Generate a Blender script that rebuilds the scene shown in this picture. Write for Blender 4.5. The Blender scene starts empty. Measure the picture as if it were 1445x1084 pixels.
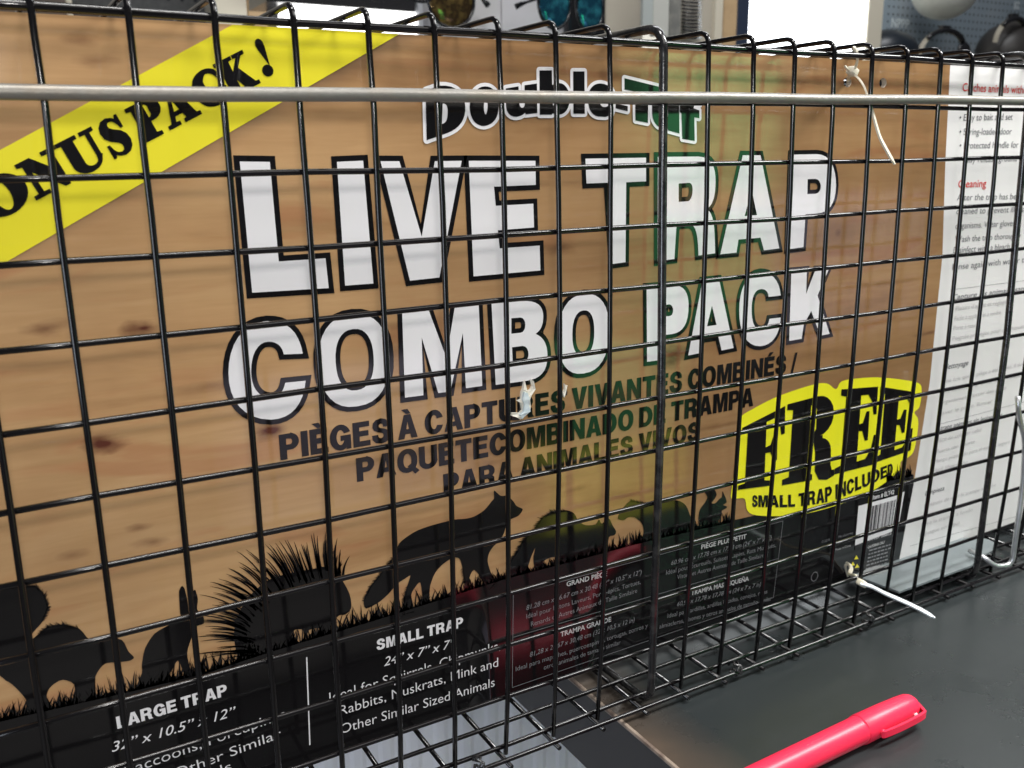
import bpy, bmesh, math, random
from math import sin, cos, pi, radians, sqrt
from mathutils import Vector, Matrix
from mathutils.geometry import tessellate_polygon

random.seed(7)
S = 0.0254                      # the scene is measured in inches and built in metres
sc = bpy.context.scene
col = sc.collection

# ------------------------------------------------------------------ camera
ROT = ((0.8661146278, -0.4996685220, -0.0132973558),
       (-0.1312962955, -0.2017563319, -0.9705955210),
       (0.4822932037, 0.8423928719, -0.2403487363))
CAM = Vector((-0.89666617, -12.43902217, 10.16520937))
FPX = 1296.47
cd = bpy.data.cameras.new('camera')
cam = bpy.data.objects.new('camera', cd)
col.objects.link(cam)
sc.camera = cam
cd.sensor_width = 36.0
cd.lens = 36.0 * FPX / 1445.0
cd.clip_start = 0.01
cd.clip_end = 60
cd.dof.use_dof = True
cd.dof.focus_distance = 16.0 * S
cd.dof.aperture_fstop = 22.0
mw = Matrix.Identity(4)
for i in range(3):
    mw[i][0] = ROT[0][i]; mw[i][1] = -ROT[1][i]; mw[i][2] = -ROT[2][i]; mw[i][3] = CAM[i] * S
cam.matrix_world = mw

# ------------------------------------------------------------------ world and lamps
w = bpy.data.worlds.new('World'); sc.world = w; w.use_nodes = True
w.node_tree.nodes['Background'].inputs[0].default_value = (0.80, 0.84, 0.95, 1)
w.node_tree.nodes['Background'].inputs[1].default_value = 0.07
sc.view_settings.view_transform = 'Standard'
sc.view_settings.look = 'None'
sc.view_settings.exposure = 0.0
sc.view_settings.gamma = 1.0

def area(name, loc, target, sx, sy, power, color=(1, 1, 1)):
    l = bpy.data.lights.new(name, 'AREA'); l.shape = 'RECTANGLE'
    l.size = sx * S; l.size_y = sy * S; l.energy = power; l.color = color
    o = bpy.data.objects.new(name, l); col.objects.link(o)
    o.location = Vector(loc) * S
    d = (Vector(target) - Vector(loc)).normalized()
    o.rotation_euler = d.to_track_quat('-Z', 'Y').to_euler()
    return o
# ceiling strip lamps of the shop: one over the counter at the left, one further right
area('ceiling_strip_lamp', (4, -12, 62), (5, 0, 4), 20, 5, 15.0, (1.0, 0.98, 0.95))
area('ceiling_strip_lamp', (74, -10, 66), (14, 0, 4), 34, 6, 3.5, (1.0, 0.98, 0.94))
area('ceiling_fill_light', (24, -62, 80), (12, 0, 5), 90, 40, 23, (1.0, 0.96, 0.93))  # unseen broad fill added high in front, clear of the card's reflection
area('ceiling_fill_light', (60, 40, 90), (60, 80, 20), 90, 30, 50, (0.97, 0.98, 1.0))  # unseen overhead fill that brightens the shop behind
area('goods_boost_light', (36, -11, 32), (38, -33, -2), 30, 8, 31, (1.0, 1.0, 0.98))  # added out of view to brighten the goods mirrored in the card
area('left_fill_light', (-62, -46, 4), (3, 4, -3), 30, 30, 15, (0.80, 0.88, 1.0))  # added bluish fill for the ribbed panel and card's lower left, no window
# the phone's own small lamp beside its lens
area('phone_lamp', (-1.0, -14.6, 12.9), (7, 0, 6), 1.0, 1.0, .47, (1.0, 0.97, 0.93))

# ------------------------------------------------------------------ materials
MATS = {}
def mat(name, rgb, rough=0.5, metal=0.0, spec=0.5, coat=0.0, coat_rough=0.1, emis=None, estr=0.0,
        noise=None, bump=None, trans=0.0, sss=0.0):
    """principled material; noise = (scale per inch, rgb2, amount), bump = (scale per inch, strength)"""
    if name in MATS: return MATS[name]
    m = bpy.data.materials.new(name); m.use_nodes = True
    nt = m.node_tree; b = nt.nodes['Principled BSDF']
    b.inputs['Base Color'].default_value = (*rgb, 1)
    b.inputs['Roughness'].default_value = rough
    b.inputs['Metallic'].default_value = metal
    b.inputs['Specular IOR Level'].default_value = spec
    b.inputs['Coat Weight'].default_value = coat
    b.inputs['Coat Roughness'].default_value = coat_rough
    b.inputs['Transmission Weight'].default_value = trans
    if sss:
        b.inputs['Subsurface Weight'].default_value = sss
        b.inputs['Subsurface Radius'].default_value = (0.003, 0.003, 0.003)
    if emis:
        b.inputs['Emission Color'].default_value = (*emis, 1)
        b.inputs['Emission Strength'].default_value = estr
    tc = nt.nodes.new('ShaderNodeTexCoord')
    if noise:
        n = nt.nodes.new('ShaderNodeTexNoise'); n.inputs['Scale'].default_value = noise[0] / S
        n.inputs['Detail'].default_value = 6
        nt.links.new(tc.outputs['Object'], n.inputs['Vector'])
        r = nt.nodes.new('ShaderNodeMapRange'); r.inputs[1].default_value = 0.45; r.inputs[2].default_value = 0.7
        r.inputs[4].default_value = noise[2]
        nt.links.new(n.outputs['Fac'], r.inputs[0])
        mx = nt.nodes.new('ShaderNodeMix'); mx.data_type = 'RGBA'
        mx.inputs[6].default_value = (*rgb, 1); mx.inputs[7].default_value = (*noise[1], 1)
        nt.links.new(r.outputs[0], mx.inputs[0]); nt.links.new(mx.outputs[2], b.inputs['Base Color'])
    if bump:
        n = nt.nodes.new('ShaderNodeTexNoise'); n.inputs['Scale'].default_value = bump[0] / S
        n.inputs['Detail'].default_value = 4
        nt.links.new(tc.outputs['Object'], n.inputs['Vector'])
        bp = nt.nodes.new('ShaderNodeBump'); bp.inputs['Strength'].default_value = bump[1]
        bp.inputs['Distance'].default_value = 0.001
        nt.links.new(n.outputs['Fac'], bp.inputs['Height'])
        nt.links.new(bp.outputs[0], b.inputs['Normal'])
        if coat: nt.links.new(bp.outputs[0], b.inputs['Coat Normal'])
    MATS[name] = m
    return m

def print_mat(name, rgb, coat=1.0):
    """ink on the glossy laminated card: every ink shares the same slightly wavy gloss coat"""
    m = bpy.data.materials.new(name); m.use_nodes = True
    nt = m.node_tree; b = nt.nodes['Principled BSDF']
    b.inputs['Base Color'].default_value = (*rgb, 1)
    b.inputs['Roughness'].default_value = 0.45
    b.inputs['Specular IOR Level'].default_value = 0.0
    b.inputs['Coat Weight'].default_value = coat
    b.inputs['Coat IOR'].default_value = 1.62
    b.inputs['Coat Roughness'].default_value = 0.08
    tc = nt.nodes.new('ShaderNodeTexCoord')
    n = nt.nodes.new('ShaderNodeTexNoise'); n.inputs['Scale'].default_value = 0.35 / S
    n.inputs['Detail'].default_value = 2
    nt.links.new(tc.outputs['Object'], n.inputs['Vector'])
    def M(op, a, c):
        x = nt.nodes.new('ShaderNodeMath'); x.operation = op
        for s_, i in ((a, 0), (c, 1)):
            if isinstance(s_, (int, float)): x.inputs[i].default_value = s_
            else: nt.links.new(s_, x.inputs[i])
        return x.outputs[0]
    sp = nt.nodes.new('ShaderNodeSeparateXYZ'); nt.links.new(tc.outputs['Object'], sp.inputs[0])
    # the lower two inches of the laminate curl gently towards the viewer
    d = M('MAXIMUM', M('SUBTRACT', 2.68, M('DIVIDE', sp.outputs[2], S)), 0.0)
    fx = nt.nodes.new('ShaderNodeMapRange'); fx.interpolation_type = 'SMOOTHSTEP'
    fx.inputs[1].default_value = -1.9 * S; fx.inputs[2].default_value = -0.7 * S; fx.inputs[3].default_value = 1.0; fx.inputs[4].default_value = 0.0
    nt.links.new(sp.outputs[0], fx.inputs[0])
    fl = nt.nodes.new('ShaderNodeMapRange'); fl.interpolation_type = 'SMOOTHSTEP'
    fl.inputs[1].default_value = -4.6 * S; fl.inputs[2].default_value = -4.1 * S
    nt.links.new(sp.outputs[0], fl.inputs[0])
    h = M('ADD', M('MULTIPLY', M('MULTIPLY', M('MULTIPLY', d, d), 0.056 * S), M('MULTIPLY', fx.outputs[0], fl.outputs[0])), M('MULTIPLY', n.outputs['Fac'], 0.00035))
    bp = nt.nodes.new('ShaderNodeBump'); bp.inputs['Strength'].default_value = 1.0
    bp.inputs['Distance'].default_value = 1.0
    nt.links.new(h, bp.inputs['Height'])
    nt.links.new(bp.outputs[0], b.inputs['Coat Normal'])
    return m, nt, b, tc
MATS['ink_black'] = print_mat('ink_black', (0.006, 0.0055, 0.006))[0]
MATS['ink_white'] = print_mat('ink_white', (0.78, 0.76, 0.77))[0]
MATS['ink_yellow'] = print_mat('ink_yellow', (0.80, 0.70, 0.035))[0]
MATS['ink_pale_yellow'] = print_mat('ink_pale_yellow', (0.88, 0.84, 0.025))[0]
MATS['ink_grey'] = print_mat('ink_grey', (0.20, 0.20, 0.21))[0]
MATS['ink_light_grey'] = print_mat('ink_light_grey', (0.50, 0.50, 0.50))[0]
MATS['ink_pale'] = print_mat('ink_pale', (0.56, 0.54, 0.54))[0]
MATS['ink_dark_grey'] = print_mat('ink_dark_grey', (0.14, 0.14, 0.15))[0]
MATS['ink_red'] = print_mat('ink_red', (0.62, 0.05, 0.04))[0]
MATS['paper_white'] = print_mat('paper_white', (0.74, 0.72, 0.71))[0]

# ------------------------------------------------------------------ object helpers
def rel(parent):
    v = Vector((0, 0, 0))
    while parent is not None:
        v = v + parent.location; parent = parent.parent
    return v
def me_obj(name, verts, faces, m, parent=None, smooth=False, loc=None, label=None):
    """verts in inches, world coordinates; loc (inches) puts the object's origin there"""
    p = rel(parent)
    org = Vector(loc) * S if loc is not None else (p if parent is not None else Vector((0, 0, 0)))
    me = bpy.data.meshes.new(name)
    me.from_pydata([tuple(Vector(v) * S - org) for v in verts], [], faces)
    me.update()
    if smooth:
        for q in me.polygons: q.use_smooth = True
    if m: me.materials.append(MATS[m] if isinstance(m, str) else m)
    o = bpy.data.objects.new(name, me); col.objects.link(o)
    o.location = org - p
    if parent: o.parent = parent
    if label: o['label'] = label
    return o
def share(src, parent, loc, rot=None, name=None):
    o = src.copy(); col.objects.link(o)
    if parent: o.parent = parent
    o.location = Vector(loc) * S - rel(parent)
    if rot: o.rotation_euler = rot
    return o
def thing(name, label, cat, loc=(0, 0, 0), group=None):
    o = bpy.data.objects.new(name, None); col.objects.link(o)
    o.empty_display_size = 0.02
    o.location = Vector(loc) * S
    o['label'] = label; o['category'] = cat
    if group: o['group'] = group
    return o
def tag(o, label, cat, group=None):
    o['label'] = label; o['category'] = cat
    if group: o['group'] = group
    return o

def tube_geo(pts, r, n=10, caps=True, scale=None):
    """tube along a polyline with parallel-transported frames; r may be a list"""
    P = [Vector(p) for p in pts]; k = len(P)
    R = r if isinstance(r, (list, tuple)) else [r] * k
    V, F = [], []
    t0 = (P[1] - P[0]).normalized()
    a = Vector((0, 0, 1)) if abs(t0.z) < 0.9 else Vector((1, 0, 0))
    u = t0.cross(a).normalized()
    for i in range(k):
        if i == 0: t = t0
        elif i == k - 1: t = (P[i] - P[i - 1]).normalized()
        else: t = ((P[i + 1] - P[i]).normalized() + (P[i] - P[i - 1]).normalized()).normalized()
        u = (u - t * u.dot(t)).normalized(); v = t.cross(u)
        for j in range(n):
            q = 2 * pi * j / n
            sx, sy = scale if scale else (1, 1)
            V.append(P[i] + (u * cos(q) * sx + v * sin(q) * sy) * R[i])
    for i in range(k - 1):
        for j in range(n):
            F.append((i * n + j, i * n + (j + 1) % n, (i + 1) * n + (j + 1) % n, (i + 1) * n + j))
    if caps:
        F.append(tuple(range(n - 1, -1, -1))); F.append(tuple((k - 1) * n + j for j in range(n)))
    return V, F
def fillet(pts, rad, seg=5):
    """round the corners of a polyline"""
    P = [Vector(p) for p in pts]; out = [P[0]]
    for i in range(1, len(P) - 1):
        a = (P[i - 1] - P[i]); b = (P[i + 1] - P[i])
        d = min(rad, a.length * .45, b.length * .45)
        A = P[i] + a.normalized() * d; B = P[i] + b.normalized() * d
        for s in range(seg + 1):
            t = s / seg
            out.append(A * (1 - t) ** 2 + P[i] * 2 * t * (1 - t) + B * t * t)
    out.append(P[-1]); return out
def box_geo(x0, x1, y0, y1, z0, z1, bev=0.0):
    if bev <= 0:
        V = [(x, y, z) for x in (x0, x1) for y in (y0, y1) for z in (z0, z1)]
        F = [(0, 1, 3, 2), (4, 6, 7, 5), (0, 4, 5, 1), (2, 3, 7, 6), (0, 2, 6, 4), (1, 5, 7, 3)]
        return V, F
    bm = bmesh.new(); bmesh.ops.create_cube(bm, size=1)
    for v in bm.verts:
        v.co = Vector(((x0 + x1) / 2 + v.co.x * (x1 - x0), (y0 + y1) / 2 + v.co.y * (y1 - y0), (z0 + z1) / 2 + v.co.z * (z1 - z0)))
    bmesh.ops.bevel(bm, geom=bm.edges[:], offset=bev, segments=2, affect='EDGES', profile=0.5)
    bm.verts.index_update()
    V = [v.co.copy() for v in bm.verts]; F = [tuple(v.index for v in f.verts) for f in bm.faces]
    bm.free(); return V, F
def sphere_geo(c, rx, ry, rz, nu=20, nv=12, v0=0.0, v1=1.0):
    V, F = [], []
    for i in range(nv + 1):
        th = pi * (v0 + (v1 - v0) * i / nv)
        for j in range(nu):
            ph = 2 * pi * j / nu
            V.append((c[0] + rx * sin(th) * cos(ph), c[1] + ry * sin(th) * sin(ph), c[2] + rz * cos(th)))
    for i in range(nv):
        for j in range(nu):
            F.append((i * nu + j, i * nu + (j + 1) % nu, (i + 1) * nu + (j + 1) % nu, (i + 1) * nu + j))
    return V, F
def join(*geos):
    V, F = [], []
    for v, f in geos:
        k = len(V); V += list(v); F += [tuple(i + k for i in q) for q in f]
    return V, F

# a reading of the photograph (pixels) -> the point where that sight line meets a plane of the place
def ray(u, v):
    a = (u - 722.5) / FPX; b = (v - 542) / FPX
    return Vector([ROT[0][i] * a + ROT[1][i] * b + ROT[2][i] for i in range(3)])
def at(u, v, axis, val):
    r = ray(u, v); s = (val - CAM[axis]) / r[axis]
    return CAM + r * s

# ================================================================== COUNTER
TZ = -0.24
EX = 8.45
def wood_edge_mat():
    m = mat('counter_laminate', (0.013, 0.016, 0.017), rough=0.30, spec=0.38)
    nt = m.node_tree; b = nt.nodes['Principled BSDF']
    tc = nt.nodes.new('ShaderNodeTexCoord')
    n = nt.nodes.new('ShaderNodeTexNoise'); n.inputs['Scale'].default_value = 0.5 / S; n.inputs['Detail'].default_value = 8
    n.inputs['Roughness'].default_value = 0.65
    nt.links.new(tc.outputs['Object'], n.inputs['Vector'])
    r = nt.nodes.new('ShaderNodeMapRange'); r.inputs[1].default_value = 0.35; r.inputs[2].default_value = 0.75
    r.inputs[3].default_value = 0.24; r.inputs[4].default_value = 0.42
    nt.links.new(n.outputs['Fac'], r.inputs[0]); nt.links.new(r.outputs[0], b.inputs['Roughness'])
    # wear: brown where the edge at the left is rubbed through, plus fine pale dust
    sx = nt.nodes.new('ShaderNodeSeparateXYZ'); nt.links.new(tc.outputs['Object'], sx.inputs[0])
    e = nt.nodes.new('ShaderNodeMapRange'); e.inputs[1].default_value = EX * S; e.inputs[2].default_value = (EX + 1.3) * S
    e.inputs[3].default_value = 0.6; e.inputs[4].default_value = 0.0
    nt.links.new(sx.outputs[0], e.inputs[0])
    mu = nt.nodes.new('ShaderNodeMath'); mu.operation = 'MULTIPLY'; mu.use_clamp = True
    nt.links.new(e.outputs[0], mu.inputs[0]); nt.links.new(n.outputs['Fac'], mu.inputs[1])
    mx = nt.nodes.new('ShaderNodeMix'); mx.data_type = 'RGBA'
    mx.inputs[6].default_value = (0.020, 0.024, 0.025, 1); mx.inputs[7].default_value = (0.16, 0.10, 0.06, 1)
    nt.links.new(mu.outputs[0], mx.inputs[0])
    d = nt.nodes.new('ShaderNodeTexNoise'); d.inputs['Scale'].default_value = 9 / S; d.inputs['Detail'].default_value = 3
    nt.links.new(tc.outputs['Object'], d.inputs['Vector'])
    dr = nt.nodes.new('ShaderNodeMapRange'); dr.inputs[1].default_value = 0.70; dr.inputs[2].default_value = 0.80
    dr.inputs[4].default_value = 0.04
    nt.links.new(d.outputs['Fac'], dr.inputs[0])
    m2 = nt.nodes.new('ShaderNodeMix'); m2.data_type = 'RGBA'
    nt.links.new(dr.outputs[0], m2.inputs[0]); nt.links.new(mx.outputs[2], m2.inputs[6])
    m2.inputs[7].default_value = (0.22, 0.21, 0.20, 1)
    nt.links.new(m2.outputs[2], b.inputs['Base Color'])
wood_edge_mat()
mat('counter_side', (0.030, 0.028, 0.028), rough=0.45)
mat('worn_edge', (0.30, 0.24, 0.19), rough=0.4, noise=(3, (0.08, 0.05, 0.04), 0.9))
counter = thing('counter', 'black laminate counter top the wire cage stands on, its worn left edge at the bottom', 'counter', (30, 4, TZ - 1.8))
me_obj('worktop', *box_geo(EX + .05, 70, -5.3, 34, TZ - 0.05, TZ), 'counter_laminate', counter, loc=(0, 0, 0))
me_obj('side_panel', *box_geo(EX, 70, -5.3, 34, TZ - 1.75, TZ - 0.08), 'counter_side', counter)
V, F = tube_geo([(EX + .045, -5.3, TZ - .045), (EX + .03, 0, TZ - .045), (EX + .045, 34, TZ - .045)], 0.05, 8)
me_obj('edge_trim', V, F, 'worn_edge', counter)

# corrugated pale sheet standing lower down, past the counter's left end
def corrugated():
    m = mat('ribbed_sheet', (0.74, 0.76, 0.84), rough=0.3, metal=0.0, coat=0.3)
    V, F = [], []
    x = -9.0; prof = []
    while x < 18:
        prof += [(x, 8.0), (x + .34, 8.0), (x + .46, 7.975), (x + .68, 7.975)]
        x += .80
    prof2 = [(a, b + 0.08) for a, b in prof]
    for z in (-26, 0.4 - 1.5):
        for a, b in prof: V.append((a, b, z))
        for a, b in prof2: V.append((a, b, z))
    n = len(prof)
    for i in range(n - 1):
        F.append((i, i + 1, 2 * n + i + 1, 2 * n + i))
        F.append((n + i + 1, n + i, 3 * n + i, 3 * n + i + 1))
        F.append((2 * n + i, 2 * n + i + 1, 3 * n + i + 1, 3 * n + i))
    o = me_obj('ribbed_panel', V, F, 'ribbed_sheet', None, loc=(4, 8, -26))
    tag(o, 'pale grey ribbed sheet seen low behind the cage, past the counter edge', 'ribbed panel')
corrugated()

# ================================================================== WIRE CAGE
mat('black_enamel', (0.005, 0.0045, 0.005), rough=0.12, spec=0.42)
mat('worn_black_enamel', (0.009, 0.009, 0.010), rough=0.2, spec=0.6, noise=(3.5, (0.10, 0.095, 0.09), 0.35), bump=(8, 0.12))
mat('galvanised_rod', (0.23, 0.22, 0.20), rough=0.45, metal=0.5, noise=(2.2, (0.24, 0.21, 0.17), 0.75), bump=(7, 0.25))
mat('zinc_wire', (0.55, 0.56, 0.57), rough=0.35, metal=0.8, noise=(4, (0.35, 0.35, 0.36), 0.6))
mat('sheet_steel', (0.25, 0.285, 0.295), rough=0.38, metal=0.35, noise=(0.8, (0.21, 0.24, 0.25), 0.7))
cage = thing('live_trap', 'black welded wire cage with a grey rod across its front and a card inside', 'wire cage', (10.5, 5, TZ))
RW = 0.0435
def bow(z):
    q = (6 - z) / 6
    return -0.17 * (1 - q * q) + 0.069 * q
DEP = 10.5
# front rows
rowoff = {1: 0.0, 2: -.01, 5: -.01, 6: -.012, 7: .026, 8: .02, 11: -.01}
for j in range(0, 13):
    z = 12 - j + rowoff.get(j, 0)
    r = RW; y = bow(12 - j) + RW
    if j == 0: z = 11.90; r = .052
    pts = []
    for k in range(10):
        x = -3 + 27 * k / 9
        pts.append((x, y + .012 * sin(k * 1.7 + j), z + .014 * sin(k * 2.3 + j * 1.9)))
    me_obj('wire', *tube_geo(pts, r), 'black_enamel', cage, True)
# uprights: front, over the top, down the back; four slightly different bends shared by all
protos = []
for k in range(4):
    rr = random.Random(k)
    front = [(rr.uniform(-.012, .012), bow(z) - RW, z) for z in [-.12, 1, 2.5, 4, 6, 8, 9.5, 10.8, 11.6]]
    pts = front + [(0, bow(12) - RW, 12.12), (0, DEP, 12.08), (0, DEP, -.1)]
    P = [Vector(p) for p in pts]
    body = P[:9]; tail = fillet(P[8:], .24, 6)
    me = tube_geo(body[:-1] + tail, RW)
    o = me_obj('wire', *me, 'black_enamel', None, True)
    protos.append(o)
coloff = {0: -.025, 1: -.01, 4: .01, 6: .02, 11: .008}
cols = [i for i in range(-3, 25) if i not in (9, 19)]
for n, i in enumerate(cols):
    pr = protos[n % 4]
    if n < 4: o = pr; o.parent = cage
    else: o = pr.copy(); col.objects.link(o); o.parent = cage
    o.location = Vector((i + coloff.get(i, 0), 0, 0)) * S - rel(cage)
    o.rotation_euler = (0, random.uniform(-.0012, .0012), 0)
# bottom panel: cross wires whose ends stick out in front, and long wires
cross = me_obj('wire', *tube_geo([(0, -.29, -.13), (0, 5, -.12), (0, DEP, -.13)], RW), 'black_enamel', cage, True, loc=(0, 0, 0))
cross.location = Vector((-3.08, 0, 0)) * S - rel(cage)
for i in range(-2, 25):
    c = cross.copy(); col.objects.link(c); c.location = Vector((i - .08, random.uniform(-.05, .03), 0)) * S - rel(cage)
lw = None
for y in (-.21, .78, 1.8, 2.8, 3.8, 4.8, 5.8, 6.8, 7.8, 8.8, 9.8):
    pts = [(-3 + 27 * k / 6, .015 * sin(k * 2 + y), -.05 + .01 * sin(k * 3)) for k in range(7)]
    if lw is None: lw = me_obj('wire', *tube_geo(pts, RW), 'black_enamel', cage, True, loc=(0, 0, 0)); o = lw
    else: o = lw.copy(); col.objects.link(o)
    o.location = Vector((0, y, 0)) * S - rel(cage)
for y in (.98, 2, 3, 4, 5, 6, 7, 8, 9, 10):
    o = lw.copy(); col.objects.link(o); o.location = Vector((0, y, 12.07)) * S - rel(cage)
for z in range(1, 13, 1):
    o = lw.copy(); col.objects.link(o); o.location = Vector((0, DEP - .07, z)) * S - rel(cage)
# two heavier hoops that frame the cage
for hx, tilt in ((9.09, -0.004), (19.1, -.012)):
    r = .075
    loop = [(hx - .05, 5, 12.16), (hx, -.06, 12.16), (hx + .04, -.20, 6), (hx + .06 - tilt, -.10, -.10), (hx, DEP * .5, -.13), (hx, DEP + .1, -.13), (hx, DEP + .1, 12.16), (hx - .05, 5, 12.16)]
    pts = fillet(loop[:2] + [loop[2]], .42, 8)[:-1] + [Vector(loop[2])] + fillet([loop[2]] + loop[3:], .40, 8)[1:]
    me_obj('hoop', *tube_geo(pts, r, 14), 'worn_black_enamel', cage, True)
# grey rod lying across the front
rod = []
for k in range(25):
    x = -3 + k * 1.2
    rod.append((x, -.235, 10.945 + (x + .3) * .0118 + .008 * sin(k * 1.3)))
me_obj('rod', *tube_geo(rod, .092, 16), 'galvanised_rod', cage, True)
# hog rings clipping the floor panel to the front
for (hx, a) in ((5.35, .3), (11.29, -.2), (15.24, .25)):
    V, F = [], []
    g1 = tube_geo([(hx + .05 * sin(t * 6) + a * .05, -.10 + .15 * cos(t), -.02 + .14 * sin(t)) for t in [k * pi * 1.8 / 12 for k in range(13)]], .028, 8)
    g2 = tube_geo([(hx + .07 + .03 * sin(t * 5), -.12 + .13 * cos(t + 1), -.02 + .12 * sin(t + 1)) for t in [k * pi * 1.5 / 10 for k in range(11)]], .024, 8)
    me_obj('clip', *join(g1, g2), 'worn_black_enamel', cage, True)
# zinc wire latch at the right
lp = [at(1436, 560, 1, -.25), at(1438, 590, 1, -.25), at(1447, 622, 1, -.25), at(1443, 690, 1, -.25), at(1435, 745, 1, -.25), at(1428, 797, 1, -.22), at(1405, 800, 1, -.1), at(1388, 786, 1, .1), at(1368, 777, 1, .5)]
lp = fillet(lp, .35, 5)
me_obj('latch', *tube_geo(lp, .062, 12), 'zinc_wire', cage, True)
# treadle plate on the cage floor at the right end
def plate():
    tip = [(20.35 + .78 * cos(a), .83 + .48 * sin(a)) for a in [pi * (-.5 + k / 8) for k in range(9)]]
    out = [(16.55, 1.31 + .2), (16.45, 1.15), (16.62, .12), (19.3, .12)] + tip[0:9] + [(20.0, 1.9), (17, 2.2)]
    n = len(out)
    V = [(x, y, .20 + (x - 18) * .0) for x, y in out] + [(x, y, .15) for x, y in out]
    F = [tuple(range(n)), tuple(range(2 * n - 1, n - 1, -1))] + [(i, n + i, n + (i + 1) % n, (i + 1) % n) for i in range(n)]
    me_obj('treadle', V, F, 'sheet_steel', cage)
    e = [(17.05 + .42 * cos(a), 1.12 + .17 * sin(a)) for a in [2 * pi * k / 14 for k in range(14)]]
    V = [(x, y, .235) for x, y in e] + [(x, y, .19) for x, y in e]
    F = [tuple(range(14)), tuple(range(27, 13, -1))] + [(i, 14 + i, 14 + (i + 1) % 14, (i + 1) % 14) for i in range(14)]
    me_obj('pivot_tab', V, F, mat('zinc_tab', (.36, .37, .37), .4, .4), cage)
plate()

# ================================================================== PRINTED CARD
BY = 1.28                                   # front face of the card
card = thing('printed_card', 'wood-print cardboard box card reading LIVE TRAP COMBO PACK, standing inside the wire cage', 'cardboard sign', (10.5, BY, .05))
def bx(u, v):
    p = at(u, v, 1, BY); return (p.x, p.z)

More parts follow.
